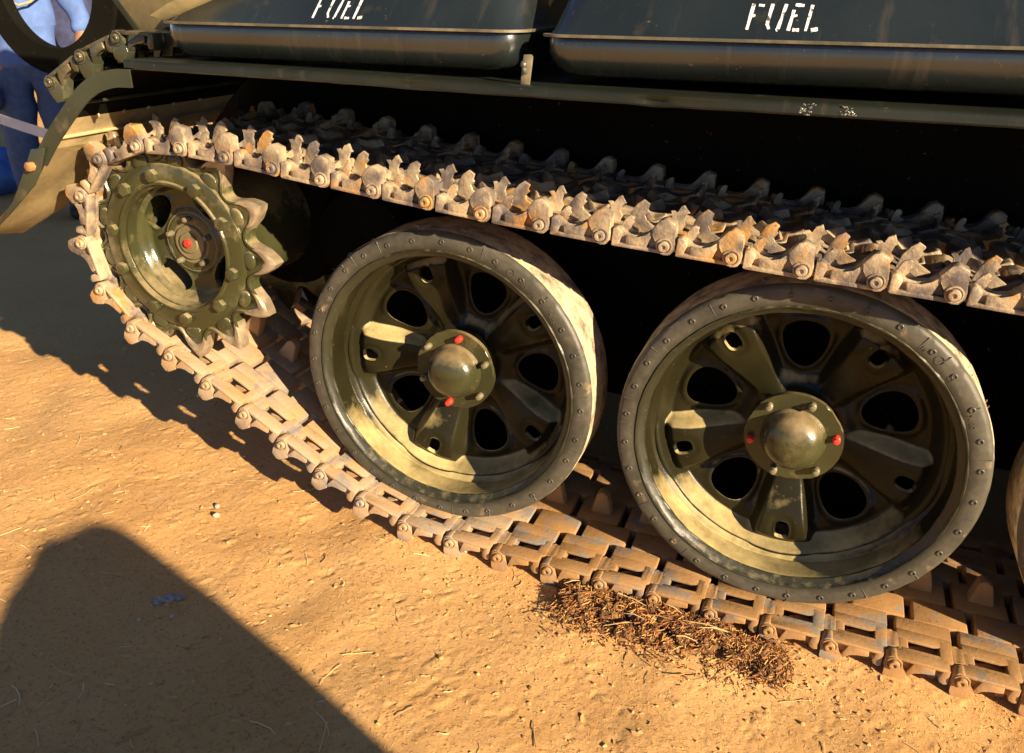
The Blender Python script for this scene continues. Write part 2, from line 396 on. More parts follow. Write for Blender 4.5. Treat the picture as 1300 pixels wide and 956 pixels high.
def spoke_half(r): return 0.044 + (r - 0.12) * 0.20
P5 = 2 * math.pi / 5
def hole_norm(kind, u, v):
    if kind == 0: return ((abs(u) / 0.024) ** 2.6 + (abs(v) / 0.0185) ** 2.6) ** (1 / 2.6)
    return ((abs(u) / 0.060) ** 2.2 + (abs(v) / max(0.050 + 0.20 * u, 0.02)) ** 2.2) ** (1 / 2.2)
def hole_at(kind, t): return (0.268, round(t / P5) * P5) if kind == 0 else (0.212, (math.floor(t / P5) + 0.5) * P5)
def disc_sd(r, t):
    """size-normalised distance to the nearest hole, below 1 inside, with the hole's kind and centre"""
    best = None
    for kind, w_ in ((0, 0.02), (1, 0.05)):
        hr, ht = hole_at(kind, t); a = t - ht
        s_ = hole_norm(kind, r * math.cos(a) - hr, r * math.sin(a))
        if best is None or (s_ - 1) * w_ < best[0]: best = ((s_ - 1) * w_, s_, kind, hr, ht)
    return best[1:]
def disc_y(r, t):
    p5 = 2 * math.pi / 5; a = t - round(t / p5) * p5
    base = 0.100 + 0.052 * sstep(0.326, 0.292, r) + 0.022 * sstep(0.29, 0.2, r) - 0.02 * sstep(0.15, 0.10, r)
    fr = 0.112 + 0.044 * sstep(0.27, 0.12, r) + 0.02 * sstep(.285, .315, r)
    lat = abs(r * math.sin(a)); hw = spoke_half(r)
    s = sstep(hw + 0.006, hw - 0.022, lat)
    crown = 0.010 * (1 - min(1, lat / hw) ** 2)
    y = base + (min(fr, base) - crown - base) * s
    s0, kd, _, _ = disc_sd(r, t); d = (s0 - 1) * (0.05 if kd else .02)
    if s0 > 1: y -= 0.006 * math.exp(-((d - .004) / 0.008) ** 2) * (1 if s < .5 else -0.6)
    return y
def disc_mesh():
    NR, NTH = 66, 420; bm = bmesh.new(); grid = []; sd = []
    for i in range(NR):
        r = 0.09 + (0.328 - 0.09) * i / (NR - 1); row = []; srow = []
        for j in range(NTH):
            t = 2 * math.pi * j / NTH; row.append([r, t]); srow.append(disc_sd(r, t)[0] - 1)
        grid.append(row); sd.append(srow)
    keep = []
    for i in range(NR - 1):
        for j in range(NTH):
            j2 = (j + 1) % NTH
            if max(sd[i][j], sd[i][j2], sd[i + 1][j], sd[i + 1][j2]) > 0.0: keep.append((i, j, j2))
    V = {}
    def vert(i, j):
        if (i, j) not in V:
            r, t = grid[i][j]
            if sd[i][j] < 0:                                     # slide onto the hole's edge
                _, kd, hr, ht = disc_sd(r, t); a = t - ht
                u, v = r * math.cos(a) - hr, r * math.sin(a); lo, hi = 1.0, 60.0
                for _ in range(30):
                    mid = (lo + hi) / 2
                    if hole_norm(kd, u * mid, v * mid) < 1: lo = mid
                    else: hi = mid
                u, v = u * hi + hr, v * hi; r, t = math.hypot(u, v), (math.atan2(v, u) + ht) % (2 * math.pi)
            V[(i, j)] = bm.verts.new((r * math.cos(t), disc_y(r, t), r * math.sin(t)))
        return V[(i, j)]
    for i, j, j2 in keep:
        vs = (vert(i, j), vert(i, j2), vert(i + 1, j2), vert(i + 1, j))
        bm.faces.new(vs)
    bmesh.ops.recalc_face_normals(bm, faces=bm.faces[:])
    if sum(f.normal.y for f in bm.faces) > 0: bmesh.ops.reverse_faces(bm, faces=bm.faces[:])
    # thickness: copy backwards and close the rims
    res = bmesh.ops.solidify(bm, geom=bm.faces[:], thickness=0.009)
    return mesh(bm, 'wheel_disc', 'wheel_paint', 50)
def rim_mesh():
    bm = bmesh.new()
    jit = lambda q, t, r, y: (r + 0.0006 * math.sin(t * 17 + q) + 0.0005 * math.sin(t * 41 + 2 * q), y)
    lathe(bm, [(0.357, 0.020), (0.357, 0.0), (0.3545, -0.003), (0.3515, -0.002), (0.3490, 0.004), (0.3470, 0.006), (0.3390, 0.013), (0.3365, 0.014), (0.3350, 0.018), (0.3360, 0.030), (0.336, 0.078), (0.3375, 0.083), (0.3385, 0.086), (0.3355, 0.090), (0.330, 0.093), (0.324, 0.104), (0.318, 0.118), (0.322, 0.13), (0.350, 0.13), (0.352, 0.16)], 160, jit=jit)
    bm.faces.ensure_lookup_table()
    for i in range(160 * 8): bm.faces[i].material_index = 1
    return mesh(bm, 'rim', ['wheel_paint', 'rim_lip_paint'], 40)
def hub_flange_mesh():
    bm = bmesh.new(); pts = []
    for i in range(72):
        t = 2 * math.pi * i / 72; r = 0.112
        f = abs(((t - 0.5) % (math.pi * 2 / 3)) - math.pi / 3)
        if f < 0.26: r = 0.112 * math.cos(0.26) / math.cos(f)      # three ground flats
        pts.append((r * math.cos(t), r * math.sin(t)))
    prism(bm, pts, 0.090, 0.104, 0.003); lathe(bm, [(0.094, 0.10), (0.094, 0.16)], 48)
    return mesh(bm, 'hub_flange', 'hub_paint', 40)
def hub_dome_mesh():
    bm = bmesh.new()
    lathe(bm, [(0.0755, 0.092), (0.0745, 0.085), (0.0715, 0.082), (0.0700, 0.076)] + [(0.069 * math.cos(a), 0.070 - 0.046 * math.sin(a)) for a in np.linspace(0.1, 1.50, 12)], 64, cap1=True)
    return mesh(bm, 'hub_dome', 'hub_paint', 60)
def bolt_mesh(name, r, h, matn, seg=6):
    bm = bmesh.new()
    lathe(bm, [(r * 1.05, 0.0), (r * 1.05, -h * 0.55), (r * 0.85, -h * 0.62), (r * 0.8, -h * .95), (r * 0.55, -h)], 12, cap1=True)
    return mesh(bm, name, matn, 40)
ME = dict(disc=disc_mesh(), rim=rim_mesh(), flange=hub_flange_mesh(), dome=hub_dome_mesh(), bolt=bolt_mesh('hub_bolt', 0.0085, 0.022, 'bolt_paint'), redbolt=bolt_mesh('hub_bolt_red', 0.0085, 0.022, 'red_paint'))
bm = bmesh.new(); lathe(bm, [(0.352, 0.02), (0.33, 0.06), (0.30, 0.07), (0.08, 0.05), (0.02, 0.04)], 64, cap1=True)
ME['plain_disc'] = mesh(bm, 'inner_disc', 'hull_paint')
def tyre_text(body, size, theta, r, parent, wheel_phase=0):
    cu = bpy.data.curves.new('lettering', 'FONT'); cu.body = body; cu.size = size; cu.extrude = 0.0009; cu.align_x = 'CENTER'; cu.align_y = 'CENTER'
    o = bpy.data.objects.new('tmp', cu); COL.objects.link(o); dg = bpy.context.evaluated_depsgraph_get(); dg.update()
    me = bpy.data.meshes.new_from_object(o.evaluated_get(dg)); bpy.data.objects.remove(o)
    me.materials.clear(); me.materials.append(MT['tyre_rubber'])
    t = R(theta)
    # letters stand with their tops outwards, reading clockwise from outside
    M_ = Matrix.Translation((r * math.cos(t), -0.0012, r * math.sin(t))) @ Matrix.Rotation(-(t - math.pi / 2), 4, 'Y') @ Matrix.Rotation(math.pi / 2, 4, 'X')
    me.transform(M_); return link('moulded_lettering', me, parent)
def place_wheel(i, x, phase):
    wheel = empty('road_wheel', (x, 0, ZC), tank)
    link('tyre', tyre_mesh(20 + i), wheel, rot=(0, R(-8 * i), 0))
    link('rim', ME['rim'], wheel); link('wheel_disc', ME['disc'], wheel, rot=(0, -R(phase), 0))
    link('hub_flange', ME['flange'], wheel, rot=(0, -R(phase - 60), 0)); link('hub_dome', ME['dome'], wheel)
    reds = {0: (0, 3), 1: (0, 3)}.get(i, (1,)); off = {0: 82, 1: 12}.get(i, 20)
    for k in range(6):
        a = R(off + 60 * k)
        link('hub_bolt', ME['redbolt'] if k in reds else ME['bolt'], wheel, (0.096 * math.cos(a), 0.091, 0.096 * math.sin(a)), (0, random.random(), 0))
    if i < 2:
        d = 62 if i == 0 else 50
        tyre_text('16', 0.014, d + 5, 0.371, wheel); tyre_text('85', 0.014, d - 8, 0.370, wheel); tyre_text('7-180', 0.014, d - 24, 0.369, wheel)
        bm = bmesh.new(); c, s = 0.376 * math.cos(R(d - 1)), 0.376 * math.sin(R(d - 1))
        lathe(bm, [(0.0105, 0.001), (0.0105, -0.0018), (0.0088, -0.0018), (0.0088, 0.001)], 20, c, s)
        box(bm, c - .009, c + .009, -0.0018, 0.001, s - .0011, s + .0011)
        link('moulded_mark', mesh(bm, 'moulded_mark', 'tyre_rubber'), wheel)
    inner = link('inner_tyre', wheel.children[0].data, wheel, (0, 0.252, 0)); link('inner_disc', ME['plain_disc'], wheel, (0, 0.26, 0))
    return wheel
for i, (x, ph) in enumerate(WHEELS): place_wheel(i, x, ph)

# --- track
PITCH = 0.137; YT = -0.090
def catmull(pts, n=24):
    out = []; P = [Vector(p) for p in pts]; P = [P[0] * 2 - P[1]] + P + [P[-1] * 2 - P[-2]]
    for i in range(1, len(P) - 2):
        for k in range(n):
            t = k / n; a, b, c, d = P[i - 1:i + 3]
            out.append(0.5 * ((2 * b) + (c - a) * t + (2 * a - 5 * b + 4 * c - d) * t * t + (3 * b - a - 3 * c + d) * t ** 3))
    out.append(P[-2]); return out
SX, SZ, SR = -0.770, 0.268, 0.2865
arc = [(SX + SR * math.cos(R(a)), SZ + SR * math.sin(R(a))) for a in range(-122, -262, -14)]
upper = [(-0.686, 0.548), (-0.545, 0.541), (-0.412, 0.529), (-0.285, 0.518), (-0.146, 0.507), (-0.012, 0.497), (0.129, 0.487), (0.272, 0.479), (0.41, 0.473), (0.55, 0.468), (0.69, 0.463), (0.83, 0.458), (0.968, 0.455), (1.104, 0.451), (1.3, 0.446), (1.5, 0.447), (1.72, 0.452), (2.0, 0.45), (2.6, 0.455), (3.2, 0.46)]
lower = [(3.0, -0.412), (2.0, -0.412), (1.0, -0.413), (0.5, -0.416), (0.2, -0.418), (0.08, -0.415), (-0.05, -0.404), (-0.195, -0.361), (-0.321, -0.303), (-0.439, -0.238), (-0.562, -0.168), (-0.681, -0.104), (-0.794, -0.042)]
arc = [a for a in arc if a[1] > -0.02 or a[0] < -0.88]
path = catmull(lower + arc + upper)
def resample(path, start_x):
    # begin so that pins fall where the photograph shows them on the upper run
    pts = []; i = 0
    cur = path[0]; pts = [cur]; k = 1
    while k < len(path):
        a, b = path[k - 1], path[k]
        if (b - cur).length >= PITCH:
            lo, hi = 0.0, 1.0
            for _ in range(30):
                mid = (lo + hi) / 2
                if ((a + (b - a) * mid) - cur).length < PITCH: lo = mid
                else: hi = mid
            cur = a + (b - a) * hi; pts.append(cur); path = path[:k - 1] + [cur] + path[k:]
        else: k += 1
    return pts
best = None
for s in np.arange(0, PITCH, 0.004):                          # slide the start until a pin sits at x = 0.55 above
    p2 = [Vector((path[0].x - s, path[0].y))] + [p for p in path if not (p.y < -.3 and p.x > path[0].x - s)]
    pp = resample(p2, 0); u = [p for p in pp if p.y > 0.3 and p.x > -0.2]
    e = min(abs(p.x - 0.55) for p in u)
    if best is None or e < best[0]: best = (e, pp)
PINS = best[1]

def rib(bm, pts, t0=0.020, t1=0.009, z0=0.0, lean=0.0):
    """wall along y following (x, y, h) with an uneven crest"""
    rings = []
    for i, (x, y, h) in enumerate(pts):
        a = t1 / 2; b = t0 / 2
        rings.append([bm.verts.new(c) for c in ((x - b, y, z0), (x - b * .75 + lean * .4, y, z0 + (h - z0) * .45), (x - a + lean, y, h - .003), (x + lean, y, h), (x + a + lean, y, h - .003), (x + b * .75 + lean * .4, y, z0 + (h - z0) * .45), (x + b, y, z0))])
    for p, q in zip(rings, rings[1:]):
        for k in range(6): bm.faces.new((p[k], p[k + 1], q[k + 1], q[k]))
    bm.faces.new(rings[0]); bm.faces.new(rings[-1][::-1])
def track_link_mesh(seed):
    r = random.Random(seed); bm = bmesh.new(); J = lambda s=0.003: r.uniform(-s, s)
    P = PITCH; W = 0.58
    for side in (0, 1):
        Y = (lambda y: y) if side == 0 else (lambda y: W - y)
        yy = lambda a, b: (min(Y(a), Y(b)), max(Y(a), Y(b)))
        # outer end plate: web with two pockets, foot, end block, middle block, ear and eye flush on one face
        prism(bm, [(0.030, -0.015), (0.030, 0.022 + J()), (0.044, 0.018), (0.056, 0.010), (0.075, 0.008), (0.096, 0.012), (0.112, 0.032), (0.124, 0.052), (0.134, 0.056), (0.156, 0.050), (0.154, 0.03), (0.158, 0.010), (0.150, -0.014)], *yy(0.013, 0.034), 0.003)
        box(bm, 0.030, 0.142, *yy(0.0005, 0.034), -0.0175, -0.0085, 0.0022)
        prism(bm, [(0.028, -0.0172), (0.028, 0.021), (0.036, 0.024), (0.046, 0.019), (0.049, 0.010), (0.043, -0.012)], *yy(0.0, 0.030), 0.0022)
        prism(bm, [(0.058, -0.014), (0.056, 0.0075), (0.066, 0.008), (0.082, 0.008), (0.098, 0.014), (0.110, 0.031), (0.116, 0.025), (0.105, 0.006), (0.102, -0.014)], *yy(0.0015, 0.030), 0.0022)
        prism(bm, [(0.130, -0.012), (0.116, 0.020), (0.108, 0.030), (0.124, 0.053), (0.136, 0.058), (0.157, 0.050), (0.155, 0.034), (0.1615, 0.008), (0.1605, -0.006), (0.152, -0.0175), (0.140, -0.0195)], *yy(-0.001, 0.030), 0.003)
        # inward eye of the neighbour's hinge: rounded lug at the left end
        prism(bm, [(0.022 * math.cos(a), 0.017 * math.sin(a)) for a in np.linspace(R(60), R(300), 12)] + [(0.036, -0.0172), (0.036, 0.017)], *yy(0.036, 0.088), 0.003)
        # bars either side of the sprocket window
        box(bm, 0.02, 0.046, *yy(0.028, 0.094), -0.0172, 0.008, 0.003); box(bm, 0.030, 0.128, *yy(0.026, 0.044), -0.0168, 0.004, 0.003); box(bm, 0.019, 0.1362, *yy(0.070, 0.106), -0.0168, -0.0095, 0.0025)
        box(bm, 0.112, 0.1360, *yy(0.028, 0.094), -0.0165, 0.012, 0.003)
        # body shoe, interlocking in two steps
        prism(bm, [(0.018, -0.017), (0.018, 0.016), (0.034, 0.016), (0.060, 0.006), (0.085, 0.004), (0.108, 0.012), (0.126, 0.022), (0.138, 0.014), (0.1365, -0.0165)], *yy(0.102, 0.150), 0.0035)
        prism(bm, [(-0.022, -0.0168), (-0.022, 0.012), (0.0, 0.018), (0.045, 0.006), (0.07, 0.004), (0.088, 0.010), (0.098, 0.014), (0.097, -0.0162)], *yy(0.1515, 0.232), 0.0035)
    prism(bm, [(0.018, -0.017), (0.018, 0.016), (0.034, 0.016), (0.060, 0.006), (0.085, 0.004), (0.108, 0.012), (0.126, 0.022), (0.136, 0.014), (0.136, -0.0165)], 0.2335, 0.3465, 0.0035)
    # guide horn towards the wheels
    prism(bm, [(0.045, -0.014), (0.060, -0.075), (0.078, -0.085), (0.092, -0.075), (0.106, -0.014)], 0.272, 0.308, 0.006)
    # grouser walls with broken crests
    for side in (0, 1):
        S = (lambda y: y) if side == 0 else (lambda y: W - y)
        FIN = [(-.006, -.014), (-.001, .004), (.003, .020), (.012, .038), (.024, .046), (.036, .040), (.031, .029), (.037, .026), (.027, .016), (.031, .007), (.054, -.004), (.030, -.016)]
        for (x, y, zb, sc_, th) in ((0.036, 0.036, .012, .70, .012), (0.044, 0.082, .018, 1.10, .013)):
            yv = S(y); q_ = sc_ * r.uniform(.93, 1.07) * (1 - .5 * side); jx = J(.003)
            prism(bm, [(x + jx + a * q_ + J(.0012), zb + b * q_ + J(.0012)) for a, b in FIN], yv - th * .32, yv + th * .32, 0.0012, 1)
        for (x, y, zb, sc_, th) in ((0.132, 0.086, .026, 1.05, .012),):
            yv = S(y); q_ = sc_ * r.uniform(.93, 1.07) * (1 - .5 * side); jx = J(.003)
            BIRD = [(-.006, -.012), (.004, .004), (.002, .020), (-.006, .028), (.004, .031), (.010, .026), (.014, .040), (.023, .045), (.028, .034), (.035, .030), (.026, .026), (.022, .012), (.030, .004), (.022, -.014)]
            prism(bm, [(x + jx + a * q_ + J(.0012), zb + b * q_ + J(.0012)) for a, b in BIRD], yv - th * .32, yv + th * .32, 0.0012, 1)
        rib(bm, [(0.136, S(0.030), 0.030), (0.134, S(0.060), 0.026), (0.134, S(0.090), 0.036), (0.132, S(0.150), 0.026)], 0.020, 0.008, 0.0, 0.004)
        rib(bm, [(0.082 + J(.006), S(0.170), 0.012), (0.070 + J(.01), S(0.185), 0.026 + J(.006)), (0.050 + J(.01), S(0.208), 0.022 + J(.006)), (0.030 + J(.006), S(0.232), 0.034 + J(.006)), (0.05 + J(.01), S(0.260), 0.024 + J(.006)), (0.070, S(0.290), 0.030)], 0.030, 0.008, 0.0)
    for v in bm.verts:                                         # cast surface is never true
        v.co.x += r.uniform(-.0005, .0005); v.co.z += r.uniform(-.0005, .0005); v.co.y += r.uniform(-.0004, .0004)
    return mesh(bm, 'track_link', 'track_steel', 42)
LINKS = [track_link_mesh(100 + i) for i in range(4)]
bm = bmesh.new()
lathe(bm, [(0.0175, 0.0), (0.0170, -0.0035), (0.0145, -0.0035), (0.0140, -0.0005), (0.0118, -0.0005), (0.0115, -0.0085), (0.0100, -0.0105), (0.0050, -0.0105), (0.0042, -0.0070)], 18, cap1=True)
PIN = mesh(bm, 'link_pin', 'track_steel', 40)
for me in LINKS: pass
def place_link(a, b, k, y=YT, mats=None, jx=0.0):
    t = (b - a); ang = math.atan2(t.y, t.x)
    o = link('track_link', LINKS[k % 4], tank, (a.x, y, a.y + ZC), (jx, -ang, 0))
    p_ = link('link_pin', PIN, o, (PITCH + .003, -0.0006, 0.001), (0, random.random() * 3, 0))
    if mats:
        for q in (o, p_): q.material_slots[0].link = 'OBJECT'; q.material_slots[0].material = MT[mats]
    return o
order = list(range(len(PINS) - 1)); rr = random.Random(5)
for k in order:
    a, b = PINS[k], PINS[k + 1]; mid = (a + b) / 2
    low = mid.y < 0.05 and mid.x > -1.0
    place_link(a, b, rr.randrange(4), YT + rr.uniform(-.0015, .0015), ('track_steel_muddy' if mid.x > 0.3 + rr.uniform(-.2, .2) else 'track_steel_dusty') if low else None)

# --- drive sprocket
spk = empty('drive_sprocket', (SX, 0, SZ + ZC), tank)
TP = 27.5                                                         # angle of one tooth
def tooth_ring(y0, y1, big=True):
    bm = bmesh.new(); pts = []; N = 13
    prof = [(-.5, .246), (-.42, .248), (-.34, .257), (-.27, .272), (-.20, .291), (-.13, .303), (-.06, .315), (0, .322), (.06, .315), (.13, .303), (.20, .291), (.27, .272), (.34, .257), (.42, .248)]
    for i in range(N):
        for f, r in prof:
            t = R(TP) + (i + f) * 2 * math.pi / N; pts.append((r, t))
    ys = [(y0 + .006, 0), (y0, .006), (y0, .016), (y0 + .006, .022)] if big else [(y0, 0)]
    rings = []
    for y, ins in ys + [(y1, 0)] if False else ys:
        rings.append([bm.verts.new(((r - ins * (0.6 + 1.2 * (r - .243) / .08)) * math.cos(t), y, (r - ins * (0.6 + 1.2 * (r - .243) / .08)) * math.sin(t))) for r, t in pts])
    back = [bm.verts.new((r * math.cos(t), y1, r * math.sin(t))) for r, t in pts]
    inn = [bm.verts.new((0.165 * math.cos(t), y0 + .006, 0.165 * math.sin(t))) for r, t in pts]
    inb = [bm.verts.new((0.165 * math.cos(t), y1, 0.165 * math.sin(t))) for r, t in pts]
    seq = [inb, back] + rings + [inn, inb]
    n = len(pts)
    for a, b in zip(seq, seq[1:]):
        for i in range(n): bm.faces.new((a[i], a[(i + 1) % n], b[(i + 1) % n], b[i]))
    for f in bm.faces:
        c = f.calc_center_median(); f.material_index = 1 if math.hypot(c.x, c.z) > .246 and (c.y < y0 + .0045 or c.y > y0 + .0062 or True) and math.hypot(c.x, c.z) > .262 else 0
    return mesh(bm, 'toothed_ring', ['sprocket_paint', 'worn_steel'], 38)
link('toothed_ring', tooth_ring(-0.050, -0.012), spk)
link('inner_toothed_ring', tooth_ring(0.385, 0.42, False), spk)
bm = bmesh.new()
lathe(bm, [(0.231, -0.040), (0.228, -0.053), (0.223, -0.0555), (0.184, -0.0555), (0.180, -0.060), (0.174, -0.060), (0.171, -0.050), (0.168, -0.012), (0.166, 0.02)], 96)
# worn scallops between the teeth
link('bolt_ring', mesh(bm, 'bolt_ring', 'sprocket_paint', 40), spk)
bm = bmesh.new(); 
for i in range(13):
    t = R(TP) + (i + .5) * 2 * math.pi / 13
    c, s = math.cos(t + math.pi / 13), math.sin(t + math.pi / 13)
    bmesh.ops.create_icosphere(bm, subdivisions=3, radius=1, matrix=Matrix.Translation((0.240 * c, -0.047, 0.240 * s)) @ Matrix.Rotation(-(t + math.pi / 13), 4, 'Y') @ Matrix.Diagonal((.019, .0075, .026, 1)))
link('wear_pads', mesh(bm, 'wear_pads', 'sprocket_paint', 60), spk)['kind'] = 'stuff'
SB = bolt_mesh('ring_bolt', 0.0165, 0.018, 'hub_paint')
bm = bmesh.new()
hexp = [(0.0185 * math.cos(math.pi / 3 * i), 0.0185 * math.sin(math.pi / 3 * i)) for i in range(6)]
prism(bm, hexp, -0.017, 0.0, 0.0025); SB = mesh(bm, 'ring_bolt', 'sprocket_paint', 40)
for i in range(10):
    a = R(132 + 36 * i + (4 if i % 2 else 0)); link('ring_bolt', SB, spk, (0.198 * math.cos(a), -0.0555, 0.198 * math.sin(a)), (0, random.random() * 3, 0))
# dished web with windows
def spr_web():
    bm = bmesh.new(); NR, NTH = 26, 240; V = {}
    def sdf(r, t):
        p = 2 * math.pi / 4; a0 = R(146); k = round((t - a0) / p); a = t - a0 - k * p
        u, v = r * math.cos(a) - 0.126, r * math.sin(a)
        return ((abs(u) / 0.031) ** 2.4 + (abs(v) / 0.056) ** 2.4) ** (1 / 2.4) - 1, 0.126, a0 + k * p
    g = lambda i, j: (0.06 + 0.109 * i / (NR - 1), 2 * math.pi * (j % NTH) / NTH)
    def vert(i, j):
        j %= NTH
        if (i, j) not in V:
            r, t = g(i, j); s, hr, ht = sdf(r, t)
            if s < 0:
                cx, cz = hr * math.cos(ht), hr * math.sin(ht); px, pz = r * math.cos(t) - cx, r * math.sin(t) - cz
                k = 1 / max(s + 1, .02); r, t = math.hypot(cx + px * k, cz + pz * k), math.atan2(cz + pz * k, cx + px * k)
                s = 0
            y = -0.008 + 0.034 * sstep(.169, .145, r) - 0.012 * sstep(.10, .075, r) - 0.004 * math.exp(-(s / .12) ** 2)
            V[(i, j)] = bm.verts.new((r * math.cos(t), y, r * math.sin(t)))
        return V[(i, j)]
    for i in range(NR - 1):
        for j in range(NTH):
            if max(sdf(*g(i, j))[0], sdf(*g(i + 1, j))[0], sdf(*g(i, j + 1))[0], sdf(*g(i + 1, j + 1))[0]) > 0:
                bm.faces.new((vert(i, j), vert(i, j + 1), vert(i + 1, j + 1), vert(i + 1, j)))
    bmesh.ops.recalc_face_normals(bm, faces=bm.faces[:])
    if sum(f.normal.y for f in bm.faces) > 0: bmesh.ops.reverse_faces(bm, faces=bm.faces[:])
    bmesh.ops.solidify(bm, geom=bm.faces[:], thickness=0.014)
    return mesh(bm, 'web', 'sprocket_paint', 50)
link('web', spr_web(), spk)
bm = bmesh.new(); lathe(bm, [(0.167, 0.02), (0.167, 0.39)], 48); lathe(bm, [(0.05, 0.06), (0.05, 0.4)], 24)
link('drum', mesh(bm, 'drum', 'sprocket_paint'), spk)
bm = bmesh.new()
lathe(bm, [(0.088, 0.03), (0.088, 0.002), (0.084, -0.002), (0.05, -0.002), (0.047, -0.010), (0.030, -0.010), (0.028, -0.016), (0.012, -0.016)], 48, cap1=True)
link('hub_cap', mesh(bm, 'hub_cap', 'plate_paint', 35), spk, (0, 0.018, 0))
for i in range(5):
    a = R(20 + 72 * i); link('cap_bolt', ME['bolt'], spk, (0.066 * math.cos(a), 0.018, 0.066 * math.sin(a)))
bm = bmesh.new(); lathe(bm, [(0.012, 0.0), (0.012, -0.006), (0.008, -0.009)], 16, cap1=True)
link('red_plug', mesh(bm, 'red_plug', 'red_paint'), spk, (0, 0.003, 0))
# final drive housing behind the sprocket
bm = bmesh.new()
lathe(bm, [(0.05, 0.34), (0.20, 0.36), (0.225, 0.39), (0.235, 0.55)], 48, SX + 0.05, SZ, cap0=True)
lathe(bm, [(0.05, 0.30), (0.14, 0.31), (0.165, 0.35), (0.17, 0.55)], 40, SX + 0.36, SZ - 0.02, cap0=True)
prism(bm, [(SX - .1, SZ - .16), (SX + .4, SZ - .18), (SX + .42, SZ + .12), (SX, SZ + .2)], 0.40, 0.56, 0.03)
link('final_drive_housing', mesh(bm, 'final_drive_housing', 'hull_paint', 50), tank, OFF)
# swing arms between wheels and hull
for x, _ in WHEELS:
    bm = bmesh.new(); tube(bm, [(x, 0.40, 0), (x + .02, 0.47, 0.01), (x + .22, 0.49, 0.09), (x + .24, 0.56, 0.1)], [.06, .06, .07, .08], 14)
    link('swing_arm', mesh(bm, 'swing_arm', 'hull_paint', 60), tank, OFF)

# --- fender with folded lip
FZ = lambda x: float(np.interp(x, [-0.73, -0.17, 0.25, 0.832, 1.10, 3.0], [0.764, 0.772, 0.775, 0.785, 0.791, 0.803]))
YF = -0.185
bm = bmesh.new(); xs = np.arange(-0.725, 3.0, 0.02); fr = random.Random(3); rows = []
dents = [(0.02, .05, .006), (0.27, .03, -.004), (-.15, .02, .004), (0.52, .025, .010), (0.60, .06, .004), (1.3, .05, .006)]
for x in xs:
    z = FZ(x); d = sum(a * math.exp(-((x - c) / s) ** 2) for c, s, a in dents) + fr.uniform(-.0005, .0005)
    pr = [(0.56, z - 0.002), (0.0, z - 0.001), (YF + .006, z), (YF + .001, z - 0.002 - d * .2), (YF - .001 + d * .5, z - .006 - d * .2), (YF + d, z - 0.013), (YF - .001 + d * .7, z - 0.018 - d * .3), (YF + .005 + d * .5, z - .0220 - d * .3), (YF + .011, z - .020), (YF + .012, z - .008), (0.0, z - .006), (0.56, z - .008)]
    rows.append([bm.verts.new((x, y, zz)) for y, zz in pr])
for a, b in zip(rows, rows[1:]):
    for i in range(len(a)): bm.faces.new((a[i], a[(i + 1) % len(a)], b[(i + 1) % len(a)], b[i]))
bm.faces.new(rows[0]); bm.faces.new(rows[-1][::-1])
fender = link('fender', mesh(bm, 'fender', 'fender_paint', 50), tank, OFF)
for x in (0.785, 0.855):                                         # weld beads on the lip
    bm = bmesh.new(); z = FZ(x)
    for k in range(26):
        p_ = Vector((x + fr.gauss(0, .006), YF - .0005 + fr.uniform(-.001, .001), z - fr.uniform(.001, .021)))
        bmesh.ops.create_icosphere(bm, subdivisions=1, radius=fr.uniform(.001, .0022), matrix=Matrix.Translation(p_) @ Matrix.Rotation(fr.uniform(-.6, .6), 4, 'Y') @ Matrix.Diagonal((2.0, .6, .9, 1)))
    link('weld_bead', mesh(bm, 'weld_bead', 'weld_metal', 60), tank, OFF)

# --- fuel tanks
def rrect(x0, x1, y0, y1, rad, z, n=7):
    out = []
    for cx, cy, a0 in ((x1 - rad, y1 - rad, 0), (x0 + rad, y1 - rad, 90), (x0 + rad, y0 + rad, 180), (x1 - rad, y0 + rad, 270)):
        for k in range(n):
            a = R(a0 + 90 * k / (n - 1)); out.append((cx + rad * math.cos(a), cy + rad * math.sin(a), z))
    return out
def stencil(bm, ox, size, put):
    def stroke(pts, w0=.13):
        for (a, b) in zip(pts, pts[1:]):
            a = Vector(a); b = Vector(b); d = (b - a).normalized(); n_ = Vector((-d.y, d.x)) * w0 / 2
            steps = 4; L = []; Rr = []
            for k in range(steps + 1):
                c = a + (b - a) * k / steps; j = random.uniform(.75, 1.15)
                L.append(put(c + n_ * j)); Rr.append(put(c - n_ * j))
            for k in range(steps): bm.faces.new((bm.verts.new(L[k]), bm.verts.new(L[k + 1]), bm.verts.new(Rr[k + 1]), bm.verts.new(Rr[k])))
    s = size
    U = lambda x, y: (ox + x * s, y * s)
    wd = .115 * s
    stroke([U(.06, 0), U(.14, 1.0)], wd); stroke([U(.16, .52), U(.26, .56)], wd * .8); stroke([U(.32, .95), U(.52, .93)], wd)
    x = .72; stroke([U(x + .08, 1.0), U(x, .22)], wd); stroke([U(x, .24), U(x + .10, .03)], wd); stroke([U(x + .34, .0), U(x + .38, .02)], wd); stroke([U(x + .55, 1.0), U(x + .40, .05)], wd)
    x = 1.46; stroke([U(x + .02, 0.0), U(x + .10, .78)], wd); stroke([U(x + .12, .98), U(x + .42, .95)], wd); stroke([U(x + .13, .55), U(x + .24, .58)], wd * .8); stroke([U(x + .16, .03), U(x + .38, .03)], wd)
    x = 2.06; stroke([U(x + .10, .98), U(x, 0.0)], wd); stroke([U(x + .18, .03), U(x + .40, .08)], wd * 1.2)
